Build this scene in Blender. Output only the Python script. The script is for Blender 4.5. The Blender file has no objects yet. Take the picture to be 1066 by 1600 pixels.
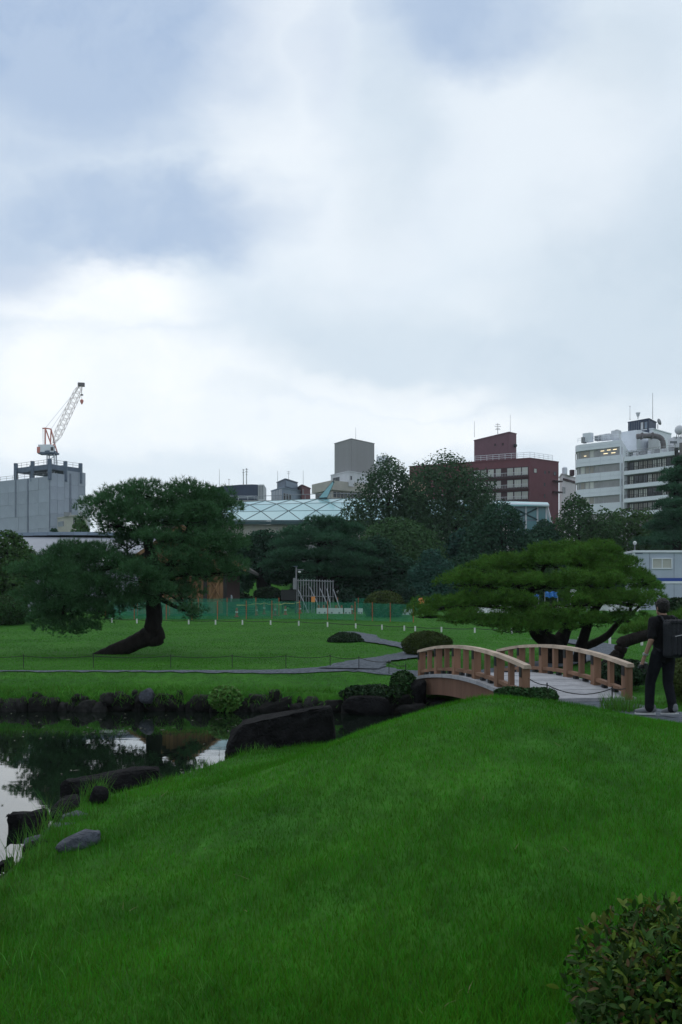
import bpy, bmesh, math, random, zlib
import numpy as np
from mathutils import Vector, Matrix

random.seed(7)
rng = np.random.default_rng(7)
SC = bpy.context.scene
COL = SC.collection

# ------------------------------------------------------------------ camera, sky, sun, exposure
EYE, F, CX, HY = 1.6, 1555.0, 533.0, 950.0      # eye height, focal length in photo pixels, centre column, horizon row
cam_d = bpy.data.cameras.new('camera')
cam = bpy.data.objects.new('camera', cam_d); COL.objects.link(cam)
cam.location = (0, 0, EYE); cam.rotation_euler = (math.radians(90), 0, 0)
cam_d.sensor_fit = 'VERTICAL'; cam_d.sensor_height = 36.0; cam_d.sensor_width = 24.0
cam_d.lens = 36.0 * F / 1600.0
cam_d.shift_y = (HY - 800.0) / 1600.0
cam_d.clip_start = 0.1; cam_d.clip_end = 3000
SC.camera = cam

SUN_EL, SUN_AZ = math.radians(52), math.radians(-18)    # azimuth from +Y towards +X
world = bpy.data.worlds.new('World'); SC.world = world; world.use_nodes = True
wn, wl = world.node_tree.nodes, world.node_tree.links
wn.clear()
w_out = wn.new('ShaderNodeOutputWorld'); w_bg = wn.new('ShaderNodeBackground')
w_bg.inputs['Strength'].default_value = 0.1
wl.new(w_bg.outputs[0], w_out.inputs[0])
w_sky = wn.new('ShaderNodeTexSky'); w_sky.sky_type = 'NISHITA'; w_sky.sun_disc = False
w_sky.sun_elevation = SUN_EL; w_sky.sun_rotation = SUN_AZ
w_tc = wn.new('ShaderNodeTexCoord')

def wmath(op, a, b=None, c=None, clamp=False):
    n = wn.new('ShaderNodeMath'); n.operation = op; n.use_clamp = clamp
    for i, v in enumerate((a, b, c)):
        if v is None: continue
        if isinstance(v, (int, float)): n.inputs[i].default_value = v
        else: wl.new(v, n.inputs[i])
    return n.outputs[0]

def wnoise(vec, scale, detail, rough, dist=0.0):
    n = wn.new('ShaderNodeTexNoise'); n.inputs['Scale'].default_value = scale
    n.inputs['Detail'].default_value = detail; n.inputs['Roughness'].default_value = rough
    n.inputs['Distortion'].default_value = dist
    wl.new(vec, n.inputs['Vector']); return n

def wmix(fac, a, b):
    n = wn.new('ShaderNodeMix'); n.data_type = 'RGBA'
    if isinstance(fac, (int, float)): n.inputs[0].default_value = fac
    else: wl.new(fac, n.inputs[0])
    for s, v in ((6, a), (7, b)):
        if isinstance(v, tuple): n.inputs[s].default_value = (*v, 1)
        else: wl.new(v, n.inputs[s])
    return n.outputs[2]

# warped direction: clouds have ragged, soft edges
w_map = wn.new('ShaderNodeMapping'); w_map.inputs['Scale'].default_value = (1, 1, 1.7)
wl.new(w_tc.outputs['Generated'], w_map.inputs['Vector'])
warp = wnoise(w_map.outputs[0], 3.4, 9, 0.58)
wv = wn.new('ShaderNodeVectorMath'); wv.operation = 'SUBTRACT'; wv.inputs[1].default_value = (.5, .5, .5)
wl.new(warp.outputs['Color'], wv.inputs[0])
wv2 = wn.new('ShaderNodeVectorMath'); wv2.operation = 'SCALE'; wv2.inputs['Scale'].default_value = 0.17
wl.new(wv.outputs[0], wv2.inputs[0])
wv3 = wn.new('ShaderNodeVectorMath'); wv3.operation = 'ADD'
wl.new(w_tc.outputs['Generated'], wv3.inputs[0]); wl.new(wv2.outputs[0], wv3.inputs[1])
w_sep = wn.new('ShaderNodeSeparateXYZ'); wl.new(wv3.outputs[0], w_sep.inputs[0])
w_az = wmath('ARCTAN2', w_sep.outputs[0], w_sep.outputs[1])
w_el = wmath('ARCSINE', w_sep.outputs[2])

def cloud(px, py, hw, hh, k, soft=1.0):
    """one cloud mass: azimuth, elevation and half sizes given in photo pixels"""
    a0 = math.atan((px - CX) / F); e0 = math.atan((HY - py) / F)
    a = wmath('DIVIDE', wmath('SUBTRACT', w_az, a0), hw / F)
    e = wmath('DIVIDE', wmath('SUBTRACT', w_el, e0), hh / F)
    r = wmath('SQRT', wmath('ADD', wmath('MULTIPLY', a, a), wmath('MULTIPLY', e, e)))
    n = wn.new('ShaderNodeMapRange'); n.interpolation_type = 'SMOOTHSTEP'
    n.inputs[1].default_value = 1.0 + .5 * soft; n.inputs[2].default_value = 1.0 - .55 * soft
    n.inputs[3].default_value = 0; n.inputs[4].default_value = k
    wl.new(r, n.inputs[0]); return n.outputs[0]

def wsum(l):
    s = l[0]
    for x in l[1:]: s = wmath('MAXIMUM', s, x)
    return s

dark = wsum([cloud(130, 80, 290, 160, .98, .85), cloud(60, 225, 180, 90, .6, 1.0), cloud(225, 372, 235, 78, .72, .7), cloud(715, 10, 150, 105, .72, .8),
             cloud(20, 430, 110, 80, .6, 1), cloud(-200, 250, 220, 300, .6, 1), cloud(500, 120, 40, 90, .3, 1.2)])
grey = wsum([cloud(620, 545, 210, 75, .50, 1.1), cloud(980, 520, 220, 150, .66, 1.2), cloud(930, 90, 110, 80, .35, 1.2), cloud(600, 260, 60, 130, .3, 1.2),
             cloud(1250, 500, 260, 220, .7, 1), cloud(380, 640, 110, 18, .2, 1.3)])
lite = wsum([cloud(130, 500, 190, 62, 1.0, .8), cloud(440, 190, 95, 200, .55, .9), cloud(830, 240, 170, 150, .34, 1.0),
             cloud(190, 620, 330, 70, .95, 1.0), cloud(620, 632, 160, 30, 1.0, .9), cloud(560, 380, 120, 90, .45, 1.3), cloud(760, 470, 80, 45, .35, 1.3), cloud(450, 685, 800, 42, .85, 1.2)])
fine = wnoise(wv3.outputs[0], 5.5, 9, .60)
big = wnoise(w_map.outputs[0], 1.9, 3, .5)
mr = wn.new('ShaderNodeMapRange'); mr.interpolation_type = 'SMOOTHSTEP'
mr.inputs[1].default_value = .40; mr.inputs[2].default_value = .62
wl.new(fine.outputs['Fac'], mr.inputs[0]); fine_f = mr.outputs[0]
mr2 = wn.new('ShaderNodeMapRange'); mr2.interpolation_type = 'SMOOTHSTEP'
mr2.inputs[1].default_value = .40; mr2.inputs[2].default_value = .66
wl.new(big.outputs['Fac'], mr2.inputs[0])
SK = 10.5
def sk(r, g, b): return (r * SK, g * SK, b * SK)
c0 = wmix(wmath('MULTIPLY', mr2.outputs[0], .35), sk(.79, .875, .945), sk(.69, .79, .89))
c1 = wmix(wmath('MULTIPLY', fine_f, .34), c0, sk(.62, .72, .84))
c2 = wmix(wmath('MULTIPLY', lite, wmath('MULTIPLY_ADD', fine_f, .35, .65)), c1, sk(1.03, 1.06, 1.07))
c3 = wmix(wmath('MULTIPLY', grey, wmath('MULTIPLY_ADD', fine_f, .3, .7)), c2, sk(.53, .645, .74))
c4 = wmix(wmath('MULTIPLY', dark, wmath('MULTIPLY_ADD', fine_f, .26, .77)), c3, sk(.335, .465, .675))
wl.new(wmix(.9, w_sky.outputs[0], c4), w_bg.inputs['Color'])

sun_d = bpy.data.lights.new('sun', 'SUN'); sun = bpy.data.objects.new('sun', sun_d); COL.objects.link(sun)
sun_d.energy = 0.7; sun_d.angle = math.radians(16); sun_d.color = (1, .96, .9)
sv = Vector((math.sin(SUN_AZ) * math.cos(SUN_EL), math.cos(SUN_AZ) * math.cos(SUN_EL), math.sin(SUN_EL)))
sun.rotation_euler = sv.to_track_quat('Z', 'Y').to_euler(); sun.location = sv * 50
vs = SC.view_settings
vs.view_transform = 'Standard'; vs.look = 'None'; vs.exposure = 0.0; vs.gamma = 1.0; vs.use_curve_mapping = False

# ------------------------------------------------------------------ helpers
def at(px, py, d):
    return Vector(((px - CX) / F * d, d, EYE - (py - HY) / F * d))
def X(px, d): return (px - CX) / F * d
def Z(py, d): return EYE - (py - HY) / F * d

MATS = {}
def mat(name, rgb, rough=.75, var=.25, scale=3.0, bump=0.0, bscale=30.0, spec=.35, island=0.0, tint=None, metallic=0.0, objvar=0.0, stretch=None, trans=0.0, ior=None):
    if name in MATS: return MATS[name]
    m = bpy.data.materials.new(name); m.use_nodes = True
    n, l = m.node_tree.nodes, m.node_tree.links
    b = n['Principled BSDF']; b.inputs['Roughness'].default_value = rough
    b.inputs['Specular IOR Level'].default_value = spec; b.inputs['Metallic'].default_value = metallic
    if ior: b.inputs['IOR'].default_value = ior
    tc = n.new('ShaderNodeTexCoord'); src = tc.outputs['Object']
    if stretch:
        mp = n.new('ShaderNodeMapping'); mp.inputs['Scale'].default_value = stretch
        l.new(src, mp.inputs['Vector']); src = mp.outputs[0]
    t = n.new('ShaderNodeTexNoise'); t.inputs['Scale'].default_value = scale; t.inputs['Detail'].default_value = 6
    t.inputs['Roughness'].default_value = .6
    l.new(src, t.inputs['Vector'])
    dk = tuple(c * (1 - var) for c in rgb); lt = tint or tuple(min(1, c * (1 + var)) for c in rgb)
    r = n.new('ShaderNodeValToRGB'); e = r.color_ramp.elements
    e[0].position, e[0].color = .3, (*dk, 1); e[1].position, e[1].color = .7, (*lt, 1)
    l.new(t.outputs['Fac'], r.inputs[0]); colr = r.outputs[0]
    for amt, outname in ((island, 'Random Per Island'), (objvar, 'Random')):
        if amt > 0:
            g = n.new('ShaderNodeNewGeometry' if outname == 'Random Per Island' else 'ShaderNodeObjectInfo')
            mr_ = n.new('ShaderNodeMapRange'); mr_.inputs[3].default_value = 1 - amt; mr_.inputs[4].default_value = 1 + amt
            l.new(g.outputs[outname], mr_.inputs[0])
            hs = n.new('ShaderNodeHueSaturation'); l.new(mr_.outputs[0], hs.inputs['Value']); l.new(colr, hs.inputs['Color'])
            hv = n.new('ShaderNodeMapRange'); hv.inputs[3].default_value = .5 - .035 * min(1, amt * 2); hv.inputs[4].default_value = .5 + .02 * min(1, amt * 2)
            l.new(g.outputs[outname], hv.inputs[0])
            if rgb[1] > rgb[0] and rgb[1] > rgb[2]: l.new(hv.outputs[0], hs.inputs['Hue'])
            colr = hs.outputs[0]
    l.new(colr, b.inputs['Base Color'])
    if bump:
        t2 = n.new('ShaderNodeTexNoise'); t2.inputs['Scale'].default_value = bscale; t2.inputs['Detail'].default_value = 5
        l.new(src, t2.inputs['Vector'])
        bp = n.new('ShaderNodeBump'); bp.inputs['Strength'].default_value = bump; bp.inputs['Distance'].default_value = .05
        l.new(t2.outputs['Fac'], bp.inputs['Height']); l.new(bp.outputs[0], b.inputs['Normal'])
    if trans:
        tr = n.new('ShaderNodeBsdfTranslucent'); l.new(colr, tr.inputs['Color'])
        mx = n.new('ShaderNodeMixShader'); mx.inputs[0].default_value = trans
        l.new(b.outputs[0], mx.inputs[1]); l.new(tr.outputs[0], mx.inputs[2])
        l.new(mx.outputs[0], n['Material Output'].inputs['Surface'])
    MATS[name] = m; return m

def emit(name, rgb, s):
    m = bpy.data.materials.new(name); m.use_nodes = True
    b = m.node_tree.nodes['Principled BSDF']; b.inputs['Base Color'].default_value = (*rgb, 1)
    b.inputs['Emission Color'].default_value = (*rgb, 1); b.inputs['Emission Strength'].default_value = s
    return m

def mesh_np(name, V, Fc, m=None, smooth=False):
    V = np.ascontiguousarray(V, np.float32); Fc = np.ascontiguousarray(Fc, np.int32)
    me = bpy.data.meshes.new(name); k = Fc.shape[1]
    me.vertices.add(len(V)); me.vertices.foreach_set('co', V.ravel())
    me.loops.add(Fc.size); me.loops.foreach_set('vertex_index', Fc.ravel())
    me.polygons.add(len(Fc))
    me.polygons.foreach_set('loop_start', np.arange(0, Fc.size, k, dtype=np.int32))
    me.polygons.foreach_set('loop_total', np.full(len(Fc), k, np.int32))
    if smooth: me.polygons.foreach_set('use_smooth', np.ones(len(Fc), bool))
    me.update(calc_edges=True)
    if m: me.materials.append(m)
    return me

def put(name, me, parent=None, loc=None, rz=0, kind=None):
    o = bpy.data.objects.new(name, me); COL.objects.link(o)
    if parent is not None: o.parent = parent
    if loc is not None: o.location = loc
    if rz: o.rotation_euler = (0, 0, rz)
    if kind: o['kind'] = kind
    return o

def tag(o, label, cat, group=None, kind=None):
    o['label'] = label; o['category'] = cat
    if group: o['group'] = group
    if kind: o['kind'] = kind
    return o

def thing(name, label, cat, loc=(0, 0, 0), rz=0, group=None):
    o = put(name, None, None, loc, rz)
    return tag(o, label, cat, group)

class MB:
    def __init__(s): s.v = []; s.f = []
    def quadbox(s, P):      # 8 points: bottom ring then top ring
        b = len(s.v); s.v += [tuple(p) for p in P]
        for q in ((3, 2, 1, 0), (4, 5, 6, 7), (0, 1, 5, 4), (1, 2, 6, 5), (2, 3, 7, 6), (3, 0, 4, 7)): s.f.append(tuple(b + i for i in q))
        return s
    def box(s, c, size, rz=0.0):
        c = Vector(c); hx, hy, hz = size[0] / 2, size[1] / 2, size[2] / 2; R = Matrix.Rotation(rz, 3, 'Z')
        return s.quadbox([c + R @ Vector(p) for p in ((-hx, -hy, -hz), (hx, -hy, -hz), (hx, hy, -hz), (-hx, hy, -hz), (-hx, -hy, hz), (hx, -hy, hz), (hx, hy, hz), (-hx, hy, hz))])
    def prism(s, poly, z0, z1):
        n = len(poly); b = len(s.v)
        s.v += [(p[0], p[1], z0) for p in poly] + [(p[0], p[1], z1) for p in poly]
        s.f.append(tuple(b + i for i in reversed(range(n)))); s.f.append(tuple(b + n + i for i in range(n)))
        for i in range(n): s.f.append((b + i, b + (i + 1) % n, b + n + (i + 1) % n, b + n + i))
        return s
    def extrude(s, poly, vec):  # any planar loop of 3d points pushed along vec
        n = len(poly); b = len(s.v); vec = Vector(vec)
        s.v += [tuple(Vector(p)) for p in poly] + [tuple(Vector(p) + vec) for p in poly]
        s.f.append(tuple(b + i for i in reversed(range(n)))); s.f.append(tuple(b + n + i for i in range(n)))
        for i in range(n): s.f.append((b + i, b + (i + 1) % n, b + n + (i + 1) % n, b + n + i))
        return s
    def tube(s, pts, rad, n=8, wob=0.0, flat=1.0):
        pts = [Vector(p) for p in pts]
        if isinstance(rad, (int, float)): rad = [rad] * len(pts)
        b = len(s.v); up = Vector((0, 0, 1))
        for i, p in enumerate(pts):
            d = (pts[min(i + 1, len(pts) - 1)] - pts[max(i - 1, 0)]).normalized()
            ref = up if abs(d.z) < .93 else Vector((0, 1, 0))
            e1 = d.cross(ref).normalized(); e2 = e1.cross(d)
            for k in range(n):
                a = 2 * math.pi * k / n; r = rad[i] * (1 + wob * random.uniform(-1, 1))
                s.v.append(tuple(p + e1 * (math.cos(a) * r) + e2 * (math.sin(a) * r * flat)))
        for i in range(len(pts) - 1):
            for k in range(n):
                a, c = b + i * n + k, b + i * n + (k + 1) % n
                s.f.append((a, c, c + n, a + n))
        s.f.append(tuple(b + k for k in reversed(range(n)))); s.f.append(tuple(b + (len(pts) - 1) * n + k for k in range(n)))
        return s
    def lathe(s, c, prof, n=14):
        b = len(s.v)
        for r, z in prof:
            for k in range(n):
                a = 2 * math.pi * k / n; s.v.append((c[0] + r * math.cos(a), c[1] + r * math.sin(a), c[2] + z))
        for i in range(len(prof) - 1):
            for k in range(n):
                a, d = b + i * n + k, b + i * n + (k + 1) % n
                s.f.append((a, d, d + n, a + n))
        s.f.append(tuple(b + k for k in reversed(range(n)))); s.f.append(tuple(b + (len(prof) - 1) * n + k for k in range(n)))
        return s
    def mesh(s, name, m, off=(0, 0, 0), smooth=False):
        me = bpy.data.meshes.new(name)
        o = Vector(off)
        me.from_pydata([tuple(Vector(p) - o) for p in s.v], [], s.f); me.update()
        if m: me.materials.append(m)
        if smooth: me.polygons.foreach_set('use_smooth', [True] * len(me.polygons))
        return me
    def build(s, name, m, parent=None, smooth=False, kind=None):
        """parts: vertices given in world space, stored relative to the (unrotated) thing"""
        if parent is not None:
            off = Vector(parent.location); q = parent
            while q.parent: q = q.parent; off += Vector(q.location)
            return put(name, s.mesh(name, m, off, smooth), parent, None, 0, kind)
        b = Vector(s.v[0]); xs = list(zip(*s.v)); off = Vector(((min(xs[0]) + max(xs[0])) / 2, (min(xs[1]) + max(xs[1])) / 2, min(xs[2])))
        return put(name, s.mesh(name, m, off, smooth), None, off, 0, kind)

# ------------------------------------------------------------------ terrain
POND = np.array([(-2.3, 4.0), (-2.45, 6.2), (-2.7, 7.9), (-2.82, 9.6), (-2.85, 10.9), (-2.35, 12.0), (-1.92, 13.1), (-1.45, 14.6), (-.2, 15.9), (1.5, 16.9), (2.8, 17.55), (4.2, 18.2), (5.5, 18.9), (6.5, 19.9), (6.3, 21.2), (5.0, 22.2), (3.4, 22.7), (2.2, 22.6), (1.2, 21.9), (.3, 21.9), (-.8, 22.2), (-2.3, 22.3), (-4.5, 22.45), (-8, 22.4), (-14, 22.6), (-22, 22.0), (-27, 16), (-24, 6), (-14, 2), (-6, 2)], float)
WATER = -0.70

def sdf(x, y, P=POND):
    d = np.full(x.shape, 1e9); ins = np.zeros(x.shape, bool); n = len(P)
    for i in range(n):
        ax, ay = P[i]; bx, by = P[(i + 1) % n]; ex, ey = bx - ax, by - ay
        t = np.clip(((x - ax) * ex + (y - ay) * ey) / (ex * ex + ey * ey), 0, 1)
        d = np.minimum(d, np.hypot(x - ax - t * ex, y - ay - t * ey))
        c = ((ay > y) != (by > y)) & (x < (bx - ax) * (y - ay) / ((by - ay) if by != ay else 1e-9) + ax)
        ins ^= c
    return np.where(ins, -d, d)

def sm(a, b, t):
    t = np.clip((t - a) / (b - a), 0, 1); return t * t * (3 - 2 * t)

def wob(x, y, f, seed):
    r = np.random.default_rng(seed); o = np.zeros(np.shape(x))
    for k in range(5):
        a = r.uniform(0, 6.28); ff = f * (1 + .6 * k); o += np.sin(x * math.cos(a) * ff + y * math.sin(a) * ff + r.uniform(0, 6.28)) / (1 + .5 * k)
    return o / 2.2

def terrain_fn(x, y):
    s = sdf(x, y)
    gx = np.where(x < 1.56, np.exp(-((x - 1.56) / 3.05) ** 2), np.exp(-((x - 1.56) / 2.75) ** 2))
    dy = y - 11.5; gy = np.where(dy < 0, np.exp(-(dy / 5.2) ** 2), np.exp(-(dy / 1.9) ** 2))
    dome = -.05 + .607 * gx * gy + .012 * wob(x, y, 1.6, 3)
    fall = 5.0 - 4.1 * sm(1.2, 3.6, x); low = -.52 + .37 * sm(1.5, 4.0, x)
    near = dome + (low - dome) * (1 - np.clip(s / fall, 0, 1) ** 2 * (3 - 2 * np.clip(s / fall, 0, 1))) ** 1.6
    near = np.where(s < 0, low, near)
    yk = [0, 22.3, 25, 33, 42, 50, 62, 80, 110, 400, 900]; zk = [-.3, -.3, 0, .08, .32, .55, 1.2, 1.4, 1.6, 1.6, 1.6]
    far = np.interp(y, yk, zk)
    far = far + np.clip((y - 26) / 10, 0, 1) * .10 * wob(x, y, .16, 5) * np.clip((90 - y) / 40, 0, 1)
    far = far + 3.6 * np.exp(-((x + 8) / 7) ** 2 - ((y - 108) / 8) ** 2)
    land = near + (far - near) * sm(17.5, 22, y)
    bed = -1.5 + .05 * wob(x, y, 1.1, 8)
    return np.where(s > .06, land, land + (bed - land) * sm(-.06, .5, -s))

def graded(parts):
    out = []
    for a, b, st in parts: out += list(np.arange(a, b, st))
    return np.array(out + [parts[-1][1]])
GX = graded([(-700, -60, 40), (-60, -14, 2.3), (-14, -5, .22), (-5, 8, .085), (8, 14, .3), (14, 60, 2.0), (60, 700, 40)])
GY = graded([(-60, 0, 5), (0, 24, .085), (24, 30, .2), (30, 66, .5), (66, 130, 1.5), (130, 1000, 40)])
gxx, gyy = np.meshgrid(GX, GY)
GH = terrain_fn(gxx, gyy)

def H(x, y):
    x = np.asarray(x, float); y = np.asarray(y, float)
    i = np.clip(np.searchsorted(GX, x) - 1, 0, len(GX) - 2); j = np.clip(np.searchsorted(GY, y) - 1, 0, len(GY) - 2)
    u = (x - GX[i]) / (GX[i + 1] - GX[i]); v = (y - GY[j]) / (GY[j + 1] - GY[j])
    return GH[j, i] * (1 - u) * (1 - v) + GH[j, i + 1] * u * (1 - v) + GH[j + 1, i] * (1 - u) * v + GH[j + 1, i + 1] * u * v
def h1(x, y): return float(H(np.array([x]), np.array([y]))[0])

# lawn / soil material: colour by worn patches and mowing, bump for the sward
def lawn_material():
    m = bpy.data.materials.new('lawn_ground'); m.use_nodes = True
    n, l = m.node_tree.nodes, m.node_tree.links; b = n['Principled BSDF']
    b.inputs['Roughness'].default_value = .95; b.inputs['Specular IOR Level'].default_value = .1
    tc = n.new('ShaderNodeTexCoord')
    def noise(s, d, sc=(1, 1, 1)):
        mp = n.new('ShaderNodeMapping'); mp.inputs['Scale'].default_value = sc
        l.new(tc.outputs['Object'], mp.inputs[0])
        t = n.new('ShaderNodeTexNoise'); t.inputs['Scale'].default_value = s; t.inputs['Detail'].default_value = d
        t.inputs['Roughness'].default_value = .65; l.new(mp.outputs[0], t.inputs['Vector']); return t.outputs['Fac']
    def ramp(f, a, ca, bb, cb):
        r = n.new('ShaderNodeValToRGB'); e = r.color_ramp.elements
        e[0].position, e[0].color, e[1].position, e[1].color = a, (*ca, 1), bb, (*cb, 1)
        l.new(f, r.inputs[0]); return r.outputs[0]
    base = ramp(noise(.35, 5), .35, (.022, .098, .009), .65, (.038, .138, .012))
    fine = ramp(noise(6, 6, (1, .45, 1)), .3, (.55, .55, .55), .7, (1.25, 1.25, 1.25))
    mu = n.new('ShaderNodeMix'); mu.data_type = 'RGBA'; mu.blend_type = 'MULTIPLY'; mu.inputs[0].default_value = 1
    l.new(base, mu.inputs[6]); l.new(fine, mu.inputs[7])
    # below the bank the ground is bare dark mud
    sp = n.new('ShaderNodeSeparateXYZ'); l.new(tc.outputs['Object'], sp.inputs[0])
    mz = n.new('ShaderNodeMapRange'); mz.inputs[1].default_value = -.60; mz.inputs[2].default_value = -.50; l.new(sp.outputs[2], mz.inputs[0])
    mm = n.new('ShaderNodeMix'); mm.data_type = 'RGBA'; mm.inputs[6].default_value = (.012, .011, .008, 1)
    l.new(mz.outputs[0], mm.inputs[0]); l.new(mu.outputs[2], mm.inputs[7])
    l.new(mm.outputs[2], b.inputs['Base Color'])
    bp = n.new('ShaderNodeBump'); bp.inputs['Strength'].default_value = .35; bp.inputs['Distance'].default_value = .05
    l.new(noise(9, 8, (1, .6, 1)), bp.inputs['Height']); l.new(bp.outputs[0], b.inputs['Normal'])
    return m
ni, nj = len(GX), len(GY)
idx = np.arange(ni * nj).reshape(nj, ni)
quads = np.stack([idx[:-1, :-1], idx[:-1, 1:], idx[1:, 1:], idx[1:, :-1]], -1).reshape(-1, 4)
ground = put('ground', mesh_np('ground', np.stack([gxx, gyy, GH], -1).reshape(-1, 3), quads, lawn_material(), True), kind='structure')
ground['label'] = 'rolling green lawn with a grassy mound in front'

# pond water
wm = bpy.data.materials.new('pond_water'); wm.use_nodes = True
n_, l_ = wm.node_tree.nodes, wm.node_tree.links; b_ = n_['Principled BSDF']
b_.inputs['Base Color'].default_value = (.005, .009, .006, 1); b_.inputs['Roughness'].default_value = .015
b_.inputs['IOR'].default_value = 1.85; b_.inputs['Specular IOR Level'].default_value = .5
t_ = n_.new('ShaderNodeTexNoise'); t_.inputs['Scale'].default_value = 1.6; t_.inputs['Detail'].default_value = 3
tc_ = n_.new('ShaderNodeTexCoord'); mp_ = n_.new('ShaderNodeMapping'); mp_.inputs['Scale'].default_value = (.7, 2.2, 1)
l_.new(tc_.outputs['Object'], mp_.inputs[0]); l_.new(mp_.outputs[0], t_.inputs['Vector'])
bp_ = n_.new('ShaderNodeBump'); bp_.inputs['Strength'].default_value = .010; bp_.inputs['Distance'].default_value = .05
l_.new(t_.outputs['Fac'], bp_.inputs['Height']); l_.new(bp_.outputs[0], b_.inputs['Normal'])
water = put('pond_water', mesh_np('pond_water', np.array([(-29, 1, WATER), (7, 1, WATER), (7, 24, WATER), (-29, 24, WATER)]), np.array([[0, 1, 2, 3]]), wm), kind='structure')
water['label'] = 'still dark pond mirroring sky and trees'

# gravel paths
M_gravel = mat('gravel', (.105, .122, .146), .95, .55, 9, 1.0, 40, .1)
PATHS = {}
def path_strip(pts, widths, name='gravel_path', lift=.022, label=None):
    P = [Vector((*p, 0)) for p in pts]; fine = []
    for i in range(len(P) - 1):
        p0, p1, p2, p3 = P[max(i - 1, 0)], P[i], P[i + 1], P[min(i + 2, len(P) - 1)]
        k = max(4, int((p2 - p1).length / .25))
        for j in range(k):
            t = j / k; q = .5 * ((2 * p1) + (p2 - p0) * t + (2 * p0 - 5 * p1 + 4 * p2 - p3) * t * t + (3 * p1 - p0 - 3 * p2 + p3) * t ** 3)
            fine.append((q, widths[i] + (widths[i + 1] - widths[i]) * t))
    fine.append((P[-1], widths[-1])); V = []; nn = 6
    for i, (q, w) in enumerate(fine):
        d = (fine[min(i + 1, len(fine) - 1)][0] - fine[max(i - 1, 0)][0]).normalized(); nrm = Vector((-d.y, d.x, 0))
        jl, jr = random.uniform(-.09, .09), random.uniform(-.09, .09)
        for k in range(nn):
            t = k / (nn - 1); e = q + nrm * ((t - .5) * w + (jl if k == 0 else jr if k == nn - 1 else 0))
            V.append((e.x, e.y, h1(e.x, e.y) + lift))
    Fq = [(i * nn + k, i * nn + k + 1, (i + 1) * nn + k + 1, (i + 1) * nn + k) for i in range(len(fine) - 1) for k in range(nn - 1)]
    o = put(name, mesh_np(name, np.array(V), np.array(Fq), M_gravel, True), kind='structure')
    if label: o['label'] = label
    PATHS[o.name] = [(q.x, q.y, w / 2) for q, w in fine]
    return o
path_strip([(4.05, 17.33), (4.35, 16.0), (4.75, 14.7), (5.7, 13.5), (7.3, 12.7), (11, 12)], [1.9, 1.7, 1.6, 1.6, 1.6, 1.6], label='gravel path from the bridge past the man')
path_strip([(-22, 25.0), (-12, 25.05), (-5, 25.05), (-1.6, 25.1), (.4, 25.9), (1.0, 25.2), (2.0, 24.5), (2.72, 23.35)], [.30, .30, .34, .8, 1.9, 1.1, .8, 1.7], label='gravel path along the far pond bank')
path_strip([(.2, 25.6), (.9, 28.6), (2.2, 31.2), (2.7, 33.8), (2.0, 37.0), (1.15, 40.5), (.9, 44.0), (.3, 46.6)], [1.7, 1.1, 1.3, 1.0, 1.0, 1.0, 1.1, .8], lift=.05, label='winding gravel path across the far lawn')
path_strip([(2.8, 23.8), (4.3, 25.0), (6.7, 29), (9.0, 34.5), (9.8, 38), (8.6, 42.5)], [1.2, 1.2, 1.3, 1.5, 1.6, 1.4], lift=.06, label='gravel path behind the right pine')

def off_path(x, y, extra=0.0):
    ok = np.ones(len(x), bool)
    for pts in PATHS.values():
        for (qx, qy, w) in pts[::2]:
            ok &= (np.abs(x - qx) > w + extra) | (np.abs(y - qy) > w + extra) | (np.hypot(x - qx, y - qy) > w + extra)
    return ok

# ------------------------------------------------------------------ foliage and rock builders
def unit(v): return v / np.maximum(np.linalg.norm(v, axis=-1, keepdims=True), 1e-9)

def leaves_geo(C, N, L, W, spread=.8):
    """one pointed leaf (a folded quad) per centre"""
    n = len(C); nr = unit(N + spread * rng.normal(0, 1, (n, 3)))
    t = unit(np.cross(nr, rng.normal(0, 1, (n, 3)))); b = np.cross(nr, t)
    L = np.asarray(L).reshape(-1, 1) * rng.uniform(.7, 1.3, (n, 1)) / 2; W = np.asarray(W).reshape(-1, 1) * rng.uniform(.7, 1.3, (n, 1)) / 2
    V = np.stack([C - t * L, C + b * W + nr * W * .35, C + t * L - nr * L * .25, C - b * W + nr * W * .35], 1).reshape(-1, 3)
    return V, np.arange(4 * n).reshape(-1, 4)

def needles_geo(C, D, k, L, W, spread=.75):
    """tufts: k thin needles fanning out round a direction"""
    n = len(C); c = np.repeat(C, k, 0); d = unit(np.repeat(D, k, 0) + spread * rng.normal(0, 1, (n * k, 3)))
    L = np.repeat(np.broadcast_to(np.asarray(L, float).reshape(-1), (n,)), k).reshape(-1, 1) * rng.uniform(.6, 1.15, (n * k, 1))
    p = unit(np.cross(d, rng.normal(0, 1, (n * k, 3)))) * W / 2
    V = np.stack([c - p, c + p, c + d * L], 1).reshape(-1, 3)
    return V, np.arange(3 * n * k).reshape(-1, 3)

def lump(D, seed, f=2.6):
    r = np.random.default_rng(seed); o = np.zeros(len(D))
    for k in range(6):
        o += np.sin(D @ unit(r.normal(0, 1, 3)) * f * (1 + .5 * k) + r.uniform(0, 6.28)) / (1 + .35 * k)
    return o / 3

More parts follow.
